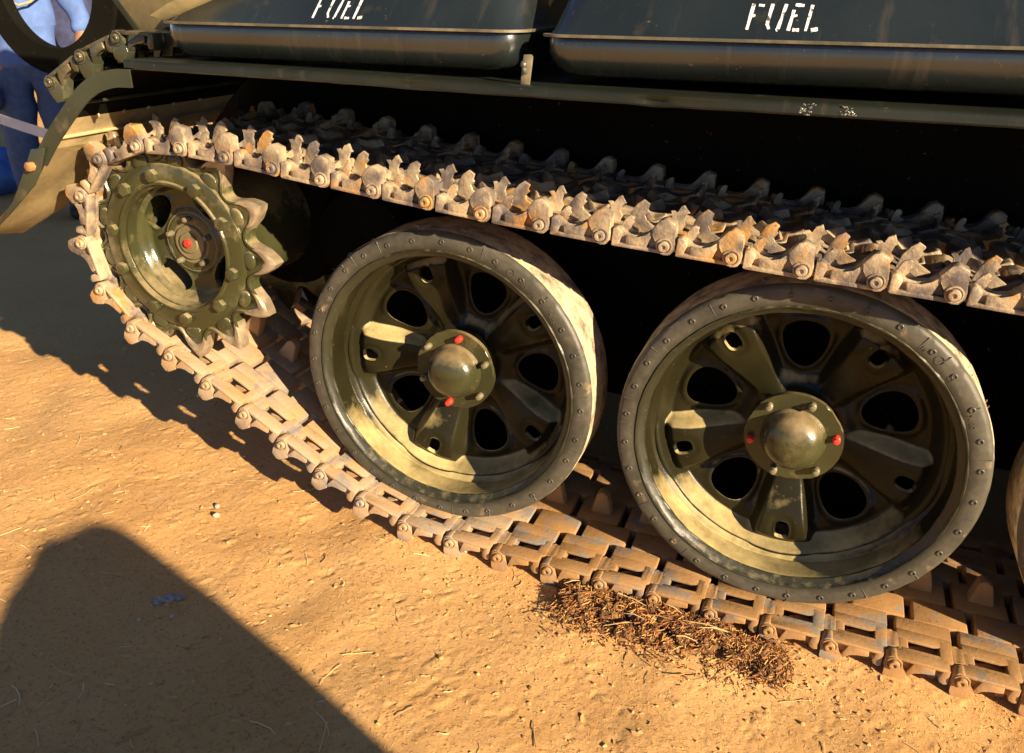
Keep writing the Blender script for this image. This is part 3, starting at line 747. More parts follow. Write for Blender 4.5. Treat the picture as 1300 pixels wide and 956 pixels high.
def fuel_tank(x0, x1, zs0, zs1, text_x, text_z, taper_l):
    root = empty('fuel_tank', (0, 0, ZC), tank)
    tilt = math.atan2(zs1 - zs0, x1 - x0); Mx = Matrix.Translation((x0, 0, zs0)) @ Matrix.Rotation(-tilt, 4, 'Y') @ Matrix.Translation((-x0, 0, 0))
    ya, yb = -0.145, 0.42; L = x1
    SL = 0.90                                                    # front slope: y per z
    def loft(levels, name, caps=(False, True)):
        bm = bmesh.new(); rings = []
        for z, ix0, ix1, iy, rad in levels: rings.append([bm.verts.new(Mx @ Vector(p_)) for p_ in rrect(x0 + ix0, x1 - ix1, ya + iy, yb - iy * .4, rad, z)])
        n_ = len(rings[0])
        for a, b in zip(rings, rings[1:]):
            for i in range(n_): bm.faces.new((a[i], a[(i + 1) % n_], b[(i + 1) % n_], b[i]))
        if caps[0]: bm.faces.new(rings[0][::-1])
        if caps[1]: bm.faces.new(rings[-1])
        return link(name, mesh(bm, name, 'sunlit_edge_paint' if name == 'seam_flange' else 'fuel_tank_paint', 55), root)
    up = [(0.002, .004, .004, .004, .045)] + [(z, taper_l * z + .004, .30 * z + .004, .004 + SL * z, .055) for z in (.01, .03, .06, .09, .12, .14)] + [(.152, taper_l * .15 + .02, .06, .15, .05), (.156, taper_l * .15 + .06, .1, .18, .05)]
    loft(up, 'upper_shell')
    lo = [(-.002, .004, .004, .004, .045), (-.012, .002, .002, .001, .05), (-.030, .002, .002, .0, .05), (-.048, .008, .008, .006, .05), (-.066, .02, .02, .018, .05), (-.076, .04, .04, .040, .05), (-.079, .07, .07, .08, .04)]
    loft(lo, 'lower_shell')
    loft([(-.0025, -.008, -.008, -.008, .05), (.0025, -.008, -.008, -.008, .05)], 'seam_flange', (True, True))
    bm = bmesh.new(); c = Vector((0, 1)); 
    def put(p2):                                                   # p2: x along, height up the slope
        z = p2.y; return Mx @ Vector((p2.x, ya + .004 + SL * z - .0012, z))
    stencil(bm, text_x, 0.050, lambda c: put(Vector((c.x, c.y * .86 + text_z))))
    link('stencil_lettering', mesh(bm, 'stencil_lettering', 'worn_stencil', 0), root)
    return root
fuel_tank(-0.645, 0.2310, 0.8475, 0.8713, -0.2463, 0.016, 0.3)
fuel_tank(0.281, 1.60, 0.8669, 0.9035, 0.6593, 0.018, 0.25)
# strap over the left tank's corner
bm = bmesh.new(); pts = [(-.640, -.152, .857), (-.60, -.140, .871), (-.545, -.120, .895), (-.478, -.096, .926), (-.40, -.067, .96)]
a_ = []
for i, (x, y, z) in enumerate(pts):
    w_ = .002 + .016 * math.sin(math.pi * min(1, (i + .2) / 3.4)); a_.append([bm.verts.new(q) for q in ((x, y, z), (x - .012, y - .01, z + w_), (x - .016, y + .02, z + w_ + .004), (x, y + .02, z - .006))])
for p_, q_ in zip(a_, a_[1:]):
    for k in range(4): bm.faces.new((p_[k], p_[(k + 1) % 4], q_[(k + 1) % 4], q_[k]))
link('tank_strap', mesh(bm, 'tank_strap', 'plate_paint', 50), tank, OFF)
# small bracket and rusty pipe between the tanks
br = empty('tank_bracket', OFF, tank)
bm = bmesh.new(); prism(bm, [(0.2444, 0.7735), (0.264, 0.7735), (0.2686, 0.827), (0.2648, 0.8317), (0.249, 0.830), (0.2473, 0.804)], -0.154, -0.149, 0.0015); link('tab', mesh(bm, 'tab', 'bolt_paint'), br)
bm = bmesh.new(); tube(bm, [(0.250, -0.156, 0.810), (0.258, -0.162, 0.796)], 0.0045, 8); bmesh.ops.create_icosphere(bm, subdivisions=2, radius=0.007, matrix=Matrix.Translation((0.252, -0.158, 0.812)))
link('wing_bolt', mesh(bm, 'wing_bolt', 'weld_metal'), br)
bm = bmesh.new(); tube(bm, [(0.17, 0.16, 0.935), (0.215, 0.13, 0.955), (0.25, 0.12, 0.962), (0.30, 0.14, 0.96)], 0.016, 12); tube(bm, [(0.20, .10, .90), (0.225, 0.11, 0.945), (0.24, 0.13, 0.99)], 0.006, 8)
link('fuel_pipe', mesh(bm, 'fuel_pipe', 'rusty_iron', 60), tank, OFF)
# slanted stowage plate behind the left tank
bm = bmesh.new(); prism(bm, [(-1.07, 0.965), (-0.905, 0.772), (-0.70, 0.772), (-0.70, 1.2), (-1.25, 1.2)], 0.10, 0.13, 0.004)
link('stowage_plate', mesh(bm, 'stowage_plate', 'plate_paint'), tank, OFF)
bm = bmesh.new(); prism(bm, [(-1.105, 0.985), (-0.915, 0.765), (-0.895, 0.765), (-1.085, 0.985)], 0.095, 0.16, 0.003)
link('plate_edge_strip', mesh(bm, 'plate_edge_strip', 'fender_paint'), tank, OFF)

# --- rear mudguard
outer = [(-0.7041, 0.7439), (-0.759, 0.74), (-0.8139, 0.7246), (-0.8601, 0.6996), (-0.9015, 0.6659), (-0.9516, 0.6187), (-0.9979, 0.5724), (-1.0479, 0.5146)]
mg = empty('rear_mudguard', OFF, tank)
def offset(pts, d):
    out = []
    for i, (x, z) in enumerate(pts):
        a = Vector(pts[max(i - 1, 0)]); b = Vector(pts[min(i + 1, len(pts) - 1)]); t = (b - a).normalized(); out.append((x - t.y * d, z + t.x * d))
    return out
inner = offset(outer, 0.041)
bm = bmesh.new()
def plate(bm, A, B, y0, y1, bev=.0015):
    rows_ = [[bm.verts.new(v) for v in ((a[0], y0, a[1]), (a[0], y1, a[1]), (c[0], y1, c[1]), (c[0], y0, c[1]))] for a, c in zip(A, B)]
    for p_, q_ in zip(rows_, rows_[1:]):
        for k in range(4): bm.faces.new((p_[k], p_[(k + 1) % 4], q_[(k + 1) % 4], q_[k]))
    bm.faces.new(rows_[0]); bm.faces.new(rows_[-1][::-1])
oc = [tuple(v) for v in catmull(outer, 4)]; oc = [(v[0], v[1]) for v in oc]; ic = offset(oc, 0.041)
plate(bm, oc, ic, -0.194, -0.189); bmesh.ops.remove_doubles(bm, verts=bm.verts[:], dist=1e-5)
link('side_lip', mesh(bm, 'side_lip', 'mudguard_paint', 40), mg)
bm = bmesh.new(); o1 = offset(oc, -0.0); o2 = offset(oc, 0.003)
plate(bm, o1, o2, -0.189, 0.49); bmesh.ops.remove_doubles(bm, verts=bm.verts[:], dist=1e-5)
for f_ in bm.faces: f_.material_index = 1 if f_.calc_center_median().z > 0.60 else 0  # upper faces near black: shade under the fender put into the colour
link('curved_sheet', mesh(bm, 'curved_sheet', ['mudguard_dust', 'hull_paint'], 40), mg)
# stiffening seams across the sheet
for t in (17, 25):
    if t < len(oc):
        bm = bmesh.new(); x, z = offset(oc, 0.007)[t]; tube(bm, [(x, -0.185, z), (x, 0.48, z)], 0.005, 8)
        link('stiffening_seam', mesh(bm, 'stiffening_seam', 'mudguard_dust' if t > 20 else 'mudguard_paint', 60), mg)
rv = bmesh.new(); bmesh.ops.create_icosphere(rv, subdivisions=2, radius=0.006); RV = mesh(rv, 'rivet', 'mudguard_dust', 60)
for t in (21, 28):
    x, z = offset(oc, 0.004)[min(t, len(oc) - 1)]
    for y in (-0.06, 0.03, 0.12, 0.22, 0.33): link('rivet', RV, mg, (x, y, z))
# hanging flap below, bent and ragged
bm = bmesh.new(); fl = [(-1.0335, 0.5243), (-1.0768, 0.4732), (-1.125, 0.4154), (-1.1847, 0.3576), (-1.255, 0.3027), (-1.3369, 0.2517)]
ny_ = 14; grid = []
ymax = [0.36, 0.26, 0.11, 0.03, -0.015, -0.04]; yr = random.Random(9)
for i, (x, z) in enumerate(fl):
    row = []
    for j in range(ny_ + 1):
        y = -0.196 + (ymax[i] + 0.196) * j / ny_; row.append(bm.verts.new((x + .02 * math.sin(j * .5 + i) * .3, y + (yr.uniform(-.012, .012) if j == ny_ else 0), z - 0.02 * (j / ny_) ** 2 + yr.uniform(-.001, .001))))
    grid.append(row)
for a, b in zip(grid, grid[1:]):
    for j in range(ny_): bm.faces.new((a[j], a[j + 1], b[j + 1], b[j]))
bmesh.ops.solidify(bm, geom=bm.faces[:], thickness=0.004)
link('flap', mesh(bm, 'flap', 'mudguard_dust', 40), mg)
bm = bmesh.new(); prism(bm, [(-1.0046, 0.5358), (-1.0528, 0.5281), (-1.0817, 0.48), (-1.1491, 0.3817), (-1.2406, 0.2931), (-1.178, 0.3413), (-1.1154, 0.3933), (-1.0624, 0.4347), (-1.0335, 0.4732)], -0.201, -0.196, 0.0015)
link('flap_bracket', mesh(bm, 'flap_bracket', 'mudguard_paint'), mg)
bm = bmesh.new(); prism(bm, [(-1.0557 + .013 * math.cos(math.pi / 3 * i), 0.4857 + .013 * math.sin(math.pi / 3 * i)) for i in range(6)], -0.217, -0.200, 0.002); link('flap_bolt', mesh(bm, 'flap_bolt', 'rusty_iron'), mg)

# --- spare links bolted over the mudguard
sp = [Vector((-0.84, 0.800)), Vector((-0.965, 0.752)), Vector((-1.083, 0.683))]
a = Vector((-0.705, 0.80))
prev = a
for k, b in enumerate(sp):
    d = (b - prev).normalized() * PITCH
    o = place_link(prev, prev + d, k, -0.075, 'spare_link_paint'); o.name = 'spare_track_link'; prev = prev + d

# --- drum cradle at the stern
cr = empty('drum_cradle', OFF, tank)
CXr, CZr, CYr, CRr = -2.02, 0.905, 0.78, 0.235
bm = bmesh.new()
n = 72; A = []; 
lathe(bm, [(CRr, CYr), (CRr, CYr + .05), (CRr + .07, CYr + .05), (CRr + .10, CYr + .02), (CRr + .10, CYr), (CRr, CYr)], n, CXr, CZr)
link('ring', mesh(bm, 'ring', 'hull_paint', 40), cr)
bm = bmesh.new(); prism(bm, [(CXr + .22, CZr - .24), (CXr + .40, CZr + .5), (CXr + 1.0, CZr + .5), (CXr + 1.0, CZr - .5), (CXr + .45, CZr - .42)], CYr + 0.02, CYr + .10, 0.01)
link('side_plate', mesh(bm, 'side_plate', 'hull_paint'), cr)
bm = bmesh.new(); prism(bm, [(CXr - .05, CZr - .32), (CXr + .24, CZr - .25), (CXr + .62, CZr - .40), (CXr + .60, CZr - .47), (CXr + .10, CZr - .46)], CYr - .02, CYr + .05, 0.01)
link('arm', mesh(bm, 'arm', 'hull_paint'), cr)

# ------------------------------------------------------------------ people
def skin_mesh(name, joints, edges, matn, sub=2):
    names = list(joints); me = bpy.data.meshes.new(name)
    me.from_pydata([joints[k][0] for k in names], [(names.index(a), names.index(b)) for a, b in edges], [])
    o = bpy.data.objects.new('tmp', me); COL.objects.link(o)
    md = o.modifiers.new('s', 'SKIN'); md.use_smooth_shade = True; me.skin_vertices or me.attributes
    for i, k in enumerate(names):
        rr_ = joints[k][1]; rr_ = rr_ if isinstance(rr_, tuple) else (rr_, rr_); me.skin_vertices[0].data[i].radius = rr_
    me.skin_vertices[0].data[0].use_root = True
    ss = o.modifiers.new('u', 'SUBSURF'); ss.levels = sub; ss.render_levels = sub
    dg = bpy.context.evaluated_depsgraph_get(); dg.update()
    out = bpy.data.meshes.new_from_object(o.evaluated_get(dg)); bpy.data.objects.remove(o)
    out.materials.clear(); out.materials.append(MT[matn]); out.polygons.foreach_set('use_smooth', [True] * len(out.polygons)); out.name = name
    return out
def person(label, loc, rz, shirt, trousers, arms, scale=1.0, group=None, cord=False):
    """stands facing local -y; arms = ((elbow, wrist) right, (elbow, wrist) left)"""
    root = tag(empty('person', loc), label, 'person', group); root.rotation_euler = (0, 0, rz); root.scale = (scale,) * 3
    (re, rw), (le, lw) = arms
    J = dict(pelvis=((0, 0, .95), .12), waist=((0, 0, 1.08), (.125, .10)), chest=((0, -.01, 1.28), (.15, .11)), neckb=((0, 0, 1.44), .07), neck=((0, -.01, 1.50), .052), head1=((0, -.025, 1.57), (.066, .08)), head2=((0, -.02, 1.65), (.075, .092)), head3=((0, -.01, 1.72), (.05, .06)),
             rs=((-.18, 0, 1.41), .058), re=(re, .042), rw=(rw, .028), ls=((.18, 0, 1.41), .058), le=(le, .042), lw=(lw, .028),
             rh=((-.09, 0, .90), .095), rk=((-.11, -.02, .50), .06), ra=((-.12, .02, .09), .042), rt=((-.13, -.16, .04), .035), lh=((.09, 0, .90), .095), lk=((.11, -.01, .50), .06), la=((.12, .03, .09), .042), lt=((.14, -.15, .04), .035))
    E = [('pelvis', 'waist'), ('waist', 'chest'), ('chest', 'neckb'), ('neckb', 'neck'), ('neck', 'head1'), ('head1', 'head2'), ('head2', 'head3'), ('neckb', 'rs'), ('rs', 're'), ('re', 'rw'), ('neckb', 'ls'), ('ls', 'le'), ('le', 'lw'), ('pelvis', 'rh'), ('rh', 'rk'), ('rk', 'ra'), ('ra', 'rt'), ('pelvis', 'lh'), ('lh', 'lk'), ('lk', 'la'), ('la', 'lt')]
    # hands with five fingers
    for s, e_, w_ in (('r', re, rw), ('l', le, lw)):
        d = (Vector(w_) - Vector(e_)).normalized(); side = d.cross(Vector((0, 1, 0))).normalized() if abs(d.y) < .9 else Vector((1, 0, 0)); nrm = side.cross(d)
        pm = Vector(w_) + d * .07; J[s + 'palm'] = (tuple(pm), (.036, .018)); E.append((s + 'w', s + 'palm'))
        for q, (of, ln) in enumerate(((-.027, .075), (-.009, .085), (.009, .08), (.027, .062))):
            k1 = pm + d * .035 + side * of; k2 = k1 + d * ln * .55 + nrm * .012; k3 = k2 + d * ln * .35 + nrm * .022
            for z_, kk in enumerate((k1, k2, k3)): J[f'{s}f{q}{z_}'] = (tuple(kk), .0095 - .001 * z_)
            E += [(s + 'palm', f'{s}f{q}0'), (f'{s}f{q}0', f'{s}f{q}1'), (f'{s}f{q}1', f'{s}f{q}2')]
        t1 = Vector(w_) + d * .04 - side * .034; t2 = t1 + d * .035 - side * .018 + nrm * .012; t3 = t2 + d * .025 + nrm * .012
        for z_, kk in enumerate((t1, t2, t3)): J[f'{s}t{z_}'] = (tuple(kk), .011 - .001 * z_)
        E += [(s + 'w', s + 't0'), (s + 't0', s + 't1'), (s + 't1', s + 't2')]
    body = skin_mesh('body', J, E, 'skin'); link('body', body, root)
    G = lambda k, g: (J[k][0], tuple(v + g for v in (J[k][1] if isinstance(J[k][1], tuple) else (J[k][1],) * 2)))
    SJ = dict(chest=((0, -.01, 1.28), (.185, .135)), waist=((0, 0, 1.08), (.165, .135)), hem=((0, 0, .93), (.175, .145)), hem2=((0, 0, .86), (.17, .14)), neckb=((0, 0, 1.43), .085), rs=G('rs', .022), re=G('re', .022), ls=G('ls', .022), le=G('le', .022),
              rc=(tuple(Vector(re).lerp(Vector(rw), .8)), .045), lc=(tuple(Vector(le).lerp(Vector(lw), .35)), .055))
    sh = skin_mesh('shirt', SJ, [('chest', 'waist'), ('waist', 'hem'), ('hem', 'hem2'), ('chest', 'neckb'), ('neckb', 'rs'), ('rs', 're'), ('re', 'rc'), ('neckb', 'ls'), ('ls', 'le'), ('le', 'lc')], shirt, 3)
    # cloth folds
    for v in sh.vertices:
        x, y, z = v.co; f = math.sin(17 * x + 29 * z + 4 * math.sin(9 * y + 6 * x)) * .006 + math.sin(41 * z - 23 * x) * .003
        v.co += v.normal * f
    link('shirt', sh, root)
    TJ = dict(pelvis=((0, 0, .93), (.15, .125)), waist=((0, 0, 1.02), (.14, .115)), rh=G('rh', .03), rk=G('rk', .04), ra=((-.12, .02, .10), .075), lh=G('lh', .03), lk=G('lk', .04), la=((.12, .03, .10), .075))
    tr = skin_mesh('trousers', TJ, [('pelvis', 'waist'), ('pelvis', 'rh'), ('rh', 'rk'), ('rk', 'ra'), ('pelvis', 'lh'), ('lh', 'lk'), ('lk', 'la')], trousers, 3)
    for v in tr.vertices:
        x, y, z = v.co; v.co += v.normal * (math.sin(26 * z + 11 * x + 3 * math.sin(8 * z)) * .005)
    link('trousers', tr, root)
    for s in (-1, 1):
        bj = dict(a=((s * .12, .03, .10), .055), h=((s * .12, .05, .04), .05), b=((s * .13, -.08, .045), .048), t=((s * .14, -.19, .035), .035)); link('boot', skin_mesh('boot', bj, [('a', 'h'), ('h', 'b'), ('b', 't')], 'boot_leather'), root)
    hb = bmesh.new(); bmesh.ops.create_icosphere(hb, subdivisions=3, radius=1.0, matrix=Matrix.Translation((0, .012, 1.685)) @ Matrix.Diagonal((.088, .104, .085, 1)))
    for v in [v for v in hb.verts if v.co.z < 1.66 and v.co.y < 0.0]: hb.verts.remove(v)
    link('hair', mesh(hb, 'hair', 'hair', 60), root)
    for s in (-1, 1):
        eb = bmesh.new(); bmesh.ops.create_icosphere(eb, subdivisions=2, radius=.012, matrix=Matrix.Translation((s * .03, -.098, 1.625))); link('eye', mesh(eb, 'eye', 'white_stencil', 60), root)
        eb = bmesh.new(); bmesh.ops.create_icosphere(eb, subdivisions=2, radius=1, matrix=Matrix.Translation((s * .082, -.01, 1.61)) @ Matrix.Diagonal((.012, .02, .032, 1))); link('ear', mesh(eb, 'ear', 'skin', 60), root)
    nb = bmesh.new(); tube(nb, [(0, -.10, 1.63), (0, -.122, 1.595), (0, -.10, 1.583)], [.008, .014, .012], 8); link('nose', mesh(nb, 'nose', 'skin', 60), root)
    nb = bmesh.new(); tube(nb, [(-.024, -.093, 1.552), (0, -.101, 1.551), (.024, -.093, 1.552)], [.004, .008, .004], 8); link('mouth', mesh(nb, 'mouth', 'skin', 60), root)
    if cord:
        cb = bmesh.new(); tube(cb, [(-.085, -.10, 1.45), (-.075, -.155, 1.36), (-.03, -.180, 1.25), (.03, -.185, 1.225), (.09, -.19, 1.245), (.17, -.19, 1.31), (.2, -.16, 1.36)], .007, 8); link('shoulder_cord', mesh(cb, 'shoulder_cord', 'cord_yellow', 60), root)
    return root
man = person('person in blue shirt with a cord round the neck, standing behind the tank', (-3.62, 2.02, 0), R(40), 'blue_shirt', 'blue_trousers', (((-.30, -.02, 1.13), (-.24, -.14, .90)), ((.31, .03, 1.14), (.27, -.08, .92))), 1.0, cord=True)
person('added figure in dark clothes covering bright ground behind the one in blue', (-3.98, 2.68, 0), R(30), 'dark_cloth', 'dark_cloth', (((-.28, -.02, 1.13), (-.24, -.14, .90)), ((.28, .03, 1.15), (.24, -.14, .92))), 1.0)  # added figure, placed to cover sunlit ground behind the person in blue
person('person in deep blue clothes at the left edge behind the white tape', (-4.55, 2.45, 0), R(60), 'blue_cloth', 'blue_trousers', (((-.28, -.02, 1.13), (-.24, -.14, .90)), ((.28, .03, 1.15), (.24, -.14, .92))), 1.0)
by = person('person wrapped in a shawl shaped to cast the shadow on the bare dirt, out of view beside the photographer', (2.48, -2.15, 0), R(150), 'khaki_cloth', 'khaki_cloth', (((-.22, .0, 1.14), (-.14, -.16, 1.02)), ((.22, .0, 1.14), (.14, -.16, 1.02))), 0.84)
bm = bmesh.new(); lev = [(1.50 - h_, (a_ + b_) / 2, (b_ - a_) / 2) for h_, a_, b_ in ((0, -.012, .012), (.010, -.05, .03), (.025, -.115, .055), (.05, -.185, .072), (.09, -.26, .09), (.14, -.32, .112), (.219, -.37, .143), (.336, -.40, .175), (.5, -.42, .205), (.7, -.42, .225), (.9, -.42, .235))]  # added cloth out of view, outline shaped for the shadow it casts
rings = []
for q, (z, cx, hw) in enumerate(lev):
    ring = []
    for i in range(64):
        t = 2 * math.pi * i / 64; f = 1 + min(q, 6) * .006 * math.sin(9 * t + q * .7); x = cx + hw * f * math.cos(t); y = hw * f * math.sin(t) * .72
        ring.append(bm.verts.new((2.525 + .447 * x - .894 * y, -2.075 + .894 * x + .447 * y, z - .005)))
    rings.append(ring)
for a, b in zip(rings, rings[1:]):
    for i in range(64): bm.faces.new((a[i], a[(i + 1) % 64], b[(i + 1) % 64], b[i]))
bm.faces.new(rings[0])
sh = mesh(bm, 'shadow_shawl', 'khaki_cloth', 60); bpy.context.view_layer.update(); sh.transform((Matrix.Translation(by.location) @ Matrix.Rotation(R(150), 4, 'Z') @ Matrix.Scale(.84, 4)).inverted())
link('shadow_shawl', sh, by)
# dark bundle in the hand, blue bag on the ground, cordon tape
bm = bmesh.new(); bmesh.ops.create_icosphere(bm, subdivisions=3, radius=1, matrix=Matrix.Translation((-3.72, 1.80, .72)) @ Matrix.Rotation(.5, 4, 'Y') @ Matrix.Diagonal((.09, .05, .06, 1)))
for v in bm.verts: v.co += Vector((math.sin(v.co.z * 70), math.sin(v.co.x * 60), math.sin(v.co.y * 80))) * .008
tag(link('cap', mesh(bm, 'cap', 'dark_cloth', 60)), 'dark blue cap held in the hand of the person with the cord', 'cap')
bm = bmesh.new(); bmesh.ops.create_icosphere(bm, subdivisions=4, radius=1, matrix=Matrix.Translation((-4.42, 2.2, .17)) @ Matrix.Diagonal((.26, .18, .19, 1)))
for v in bm.verts:
    v.co += Vector((math.sin(v.co.z * 30 + v.co.y * 22), math.sin(v.co.x * 26 + v.co.z * 17), math.sin(v.co.x * 24 + 2) * .7)) * .022; v.co.z = max(v.co.z, 0.0)
tag(link('cloth_bag', mesh(bm, 'cloth_bag', 'blue_cloth', 60)), 'bright blue cloth bag on the ground at the left edge', 'bag')
bm = bmesh.new(); rows = []
for i in range(30):
    t = i / 29; x = -4.4 + 2.6 * t; z = ZC + .54 - .42 * t + .06 * (4 * t * (t - 1)) ; tw = .25 * math.sin(5 * t)
    rows.append([bm.verts.new((x + .0, 1.30 + .02 * math.sin(7 * t), z + s * .026)) for s in (-1, 1)])
for a, b in zip(rows, rows[1:]): bm.faces.new((a[0], a[1], b[1], b[0]))
bmesh.ops.solidify(bm, geom=bm.faces[:], thickness=0.0015)
tag(link('cordon_tape', mesh(bm, 'cordon_tape', 'white_tape', 60)), 'white cordon tape stretched in front of the person in blue', 'tape')

# ------------------------------------------------------------------ dung heap at the track's edge
def dung():
    root = tag(empty('dung_heap', (0.66, -0.13, 0)), 'heap of dry brown dung and straw against the lower track', 'dung heap')
    r = random.Random(21); bm = bmesh.new()
    lumps = []
    for k in range(76):
        t = r.random(); x = -.24 + .50 * t; y = r.gauss(0.012 - .045 * t + .01, .026); hgt = .042 * (1 - abs(t - .45) * .9) * math.exp(-(y / .06) ** 2)
        lumps.append((x, y, max(hgt, .004), r.uniform(.013, .025)))
    for x, y, z, s in lumps:
        M_ = Matrix.Translation((x, y, z * .8)) @ Matrix.Rotation(r.random() * 6, 4, 'Z') @ Matrix.Diagonal((s * 1.25, s, s * .75, 1)); n0 = len(bm.verts)
        ret = bmesh.ops.create_icosphere(bm, subdivisions=3, radius=1, matrix=M_)
        ph = r.random() * 9
        for v in ret['verts']:
            q = v.co * 160; v.co += Vector((math.sin(q.y + ph), math.sin(q.z + q.x), math.sin(q.x * 1.3 + ph))) * s * .13
    link('lumps', mesh(bm, 'lumps', 'dung', 0), root)['kind'] = 'stuff'
    V, F = [], []
    for k in range(11000):
        x, y, z, s = r.choice(lumps); a = r.random() * 6.283; el = r.uniform(-.2, 1.2)
        d = Vector((math.cos(a) * math.cos(el), math.sin(a) * math.cos(el), math.sin(el))); p0 = Vector((x + d.x * s * 1.1, y + d.y * s * 0.95, z * .8 + max(0, d.z) * s * .8))
        if r.random() < .2: p0 = Vector((r.uniform(-.28, .30), r.gauss(-.02, .045), r.uniform(.002, .02)))
        b = r.random() * 6.283; L = r.choice((.004, .005, .006, .008, .011, .018)); tdir = Vector((math.cos(b), math.sin(b), r.uniform(-.5, .45))).normalized(); wd = r.uniform(.0007, .0019)
        sd = tdir.cross(Vector((0, 0, 1))).normalized() * wd; bend = Vector((r.uniform(-1, 1), r.uniform(-1, 1), r.uniform(-.3, 1))) * L * .25
        i = len(V); m1 = p0 + bend; e0, e1 = p0 - tdir * L, p0 + tdir * L; upv = Vector((0, 0, wd))
        for q in (e0, m1, e1): V += [tuple(q - sd), tuple(q + upv), tuple(q + sd)]
        for u in (0, 3): F += [(i + u, i + u + 1, i + u + 4, i + u + 3), (i + u + 1, i + u + 2, i + u + 5, i + u + 4)]
    me = bpy.data.meshes.new('fibres'); me.from_pydata(V, [], F); me.materials.append(MT['dung_fibre']); link('fibres', me, root)['kind'] = 'stuff'
    bm = bmesh.new()
    for k in range(13):
        x = r.uniform(-.27, .28); y = r.gauss(-.01, .05); b = r.uniform(-.6, .9); L = r.uniform(.02, .06); z = .02 + .03 * math.exp(-(y / .05) ** 2) * (1 - abs(x))
        d = Vector((math.cos(b), math.sin(b), r.uniform(-.25, .25)))
        tube(bm, [Vector((x, y, z)) - d * L, Vector((x, y, z + .006)), Vector((x, y, z)) + d * L], [.0008, .0016, .0007], 5)
    link('straws', mesh(bm, 'straws', 'straw', 60), root)['kind'] = 'stuff'
dung()

# ------------------------------------------------------------------ litter on the ground
r = random.Random(31)
V, F = [], []
def strand(x, y, b, L, wd, lift=0.002, curve=0.0):
    n_ = 4; i = len(V)
    for k in range(n_ + 1):
        t = k / n_ - .5; px = x + math.cos(b + curve * t) * L * t; py = y + math.sin(b + curve * t) * L * t; pz = GH(px, py) + lift + .0008 * math.sin(k * 2.1)
        sx, sy = -math.sin(b) * wd, math.cos(b) * wd
        V.extend([(px - sx, py - sy, pz), (px, py, pz + wd * 1.2), (px + sx, py + sy, pz)])
    for k in range(n_):
        u = i + 3 * k; F.extend([(u, u + 1, u + 4, u + 3), (u + 1, u + 2, u + 5, u + 4)])
for k in range(330):
    strand(r.uniform(-2.3, 1.5), r.uniform(-0.95, 0.05) if r.random() < .85 else r.uniform(0, .9), r.random() * 6.28, r.choice((.012, .02, .03, .045, .07)), r.uniform(.0005, .0013), r.uniform(.0008, .003), r.uniform(-.5, .5))
strand(0.30, -0.035, -0.18, 0.20, .0011, .004, .1)
me = bpy.data.meshes.new('straw_litter'); me.from_pydata(V, [], F); me.materials.append(MT['straw'])
tag(link('straw_litter', me), 'scattered bits of dry straw on the sandy ground', 'straw', kind='stuff')
V, F = [], []
ico = bmesh.new(); bmesh.ops.create_icosphere(ico, subdivisions=1, radius=1); IV = [v.co.copy() for v in ico.verts]; IF = [[v.index for v in f.verts] for f in ico.faces]; ico.free()
def clod(x, y, s):
    i = len(V); a = r.random() * 6; z = GH(x, y)
    for c in IV:
        k = r.uniform(.65, 1.25); V.append((x + s * k * (c.x * math.cos(a) - c.y * math.sin(a)) * 1.2, y + s * k * (c.x * math.sin(a) + c.y * math.cos(a)), z + s * k * c.z * .75 + s * .25))
    for f in IF: F.append(tuple(i + q for q in f))
CL = [(r.uniform(-2.0, 1.4), r.uniform(-.95, 0.0)) for _ in range(70)]
for k in range(1500):
    x = r.uniform(-2.6, 1.6); y = r.uniform(-1.0, .12) if r.random() < .85 else r.uniform(.1, 1.0); clod(x, y, r.choice((.0016, .002, .0025, .0035, .005)) * r.uniform(.7, 1.2))
for k in range(500): clod(r.gauss(.62, .28), r.gauss(-.17, .08), r.uniform(.0015, .0045))
def flake(x, y, s):
    i = len(V); a = r.gauss(0.65, .7); n_ = 5 if r.random() < .5 else 6; tl = r.uniform(.05, .45); z = GH(x, y); asp = r.uniform(1.2, 3.2); th = s * r.uniform(.12, .3)
    ring = [(s * asp * math.cos(6.283 * k / n_ + .4) * r.uniform(.7, 1.1), s * math.sin(6.283 * k / n_ + .4) * r.uniform(.7, 1.1)) for k in range(n_)]
    for lvl in (0, 1):
        for u, v in ring:
            V.append((x + u * math.cos(a) - v * math.sin(a), y + u * math.sin(a) + v * math.cos(a), z - .0012 + lvl * th + max(0, v + s) * tl))
    F.append(tuple(i + n_ + k for k in range(n_)))
    for k in range(n_): F.append((i + k, i + (k + 1) % n_, i + n_ + (k + 1) % n_, i + n_ + k))
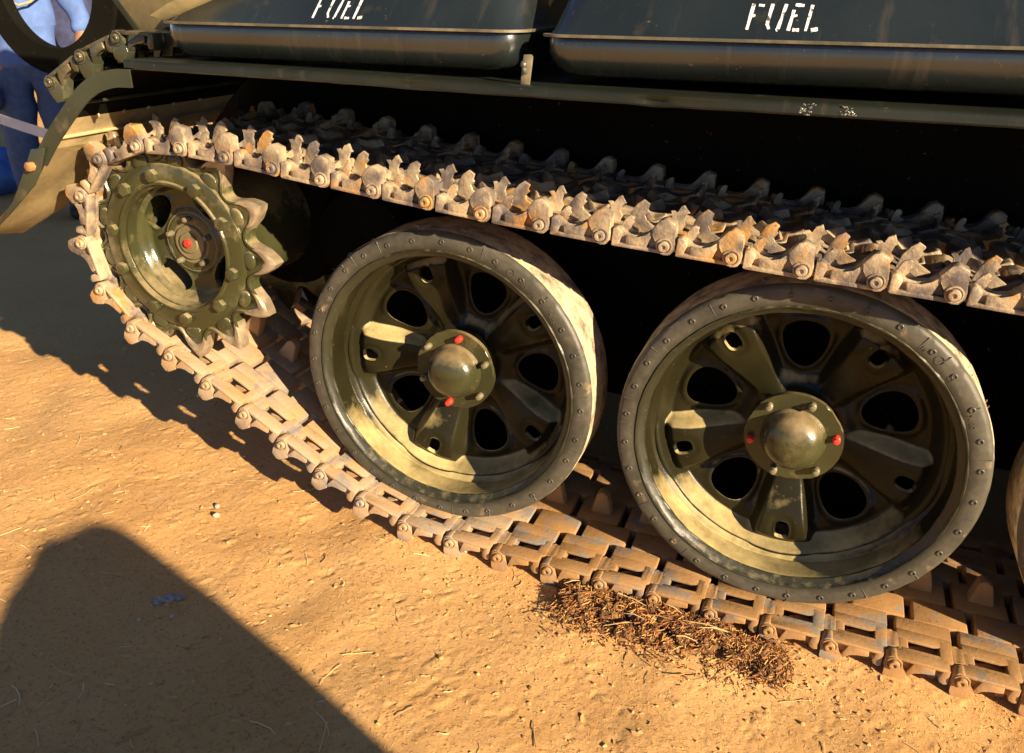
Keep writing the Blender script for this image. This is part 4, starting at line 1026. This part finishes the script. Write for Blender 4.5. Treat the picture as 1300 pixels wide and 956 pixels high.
for k in range(1000):
    x = r.uniform(-2.2, 1.5); y = r.uniform(-1.0, .08)
    if r.random() < .55: cxy = r.choice(CL); x, y = r.gauss(cxy[0], .07), r.gauss(cxy[1], .05)
    flake(x, y, r.choice((.0015, .002, .003, .004)) * r.uniform(.7, 1.3))
me = bpy.data.meshes.new('dirt_crumbs'); me.from_pydata(V, [], F); me.materials.append(MT['clods'])
tag(link('dirt_crumbs', me), 'small crumbs and flakes of dry clay strewn over the ground', 'dirt', kind='stuff')
def stone(x, y, s, label, matn='pebble_stone', seed=1, sq=(1, .8, .7)):
    q = random.Random(seed); bm = bmesh.new(); bmesh.ops.create_icosphere(bm, subdivisions=2, radius=1)
    for v in bm.verts: v.co = Vector((v.co.x * sq[0], v.co.y * sq[1], v.co.z * sq[2])) * s * q.uniform(.85, 1.12)
    tag(link('pebble', mesh(bm, 'pebble', matn, 60), None, (x, y, GH(x, y) + s * .45), (0, 0, q.random() * 6)), label, 'pebble')
stone(-0.645, -0.145, .0105, 'upper pale pebble of the two lying close together on sunlit dirt', seed=2)
stone(-0.615, -0.185, .0100, 'lower pebble of the two lying close together on sunlit dirt', seed=3, sq=(1.0, .6, 1.0))
stone(0.105, -0.055, .010, 'pale angular pebble lying below the track under the left road wheel', seed=4)
stone(-0.44, -0.56, .007, 'small brown stone in the shadow beside the bluish scrap', seed=5)
stone(-0.50, -0.60, .007, 'small tan stone in the shadow left of the bluish scrap', seed=6)
bm = bmesh.new(); q = random.Random(8); g_ = [[bm.verts.new((-.038 + .076 * i / 12 + q.uniform(-.004, .004), (-.014 + .028 * j / 6) * (.6 + .5 * math.sin(i * .8) ** 2) + q.uniform(-.004, .004), q.uniform(.000, .007))) for j in range(7)] for i in range(13)]
for a, b in zip(g_, g_[1:]):
    for j in range(6): bm.faces.new((a[j], a[j + 1], b[j + 1], b[j]))
bmesh.ops.solidify(bm, geom=bm.faces[:], thickness=0.0008)
tag(link('foil_scrap', mesh(bm, 'foil_scrap', 'foil_scrap', 0), None, (-0.487, -0.516, .002), (0, 0, R(38))), 'crumpled bluish scrap of foil lying in the shadow on the dirt', 'scrap')
bpy.context.view_layer.update()
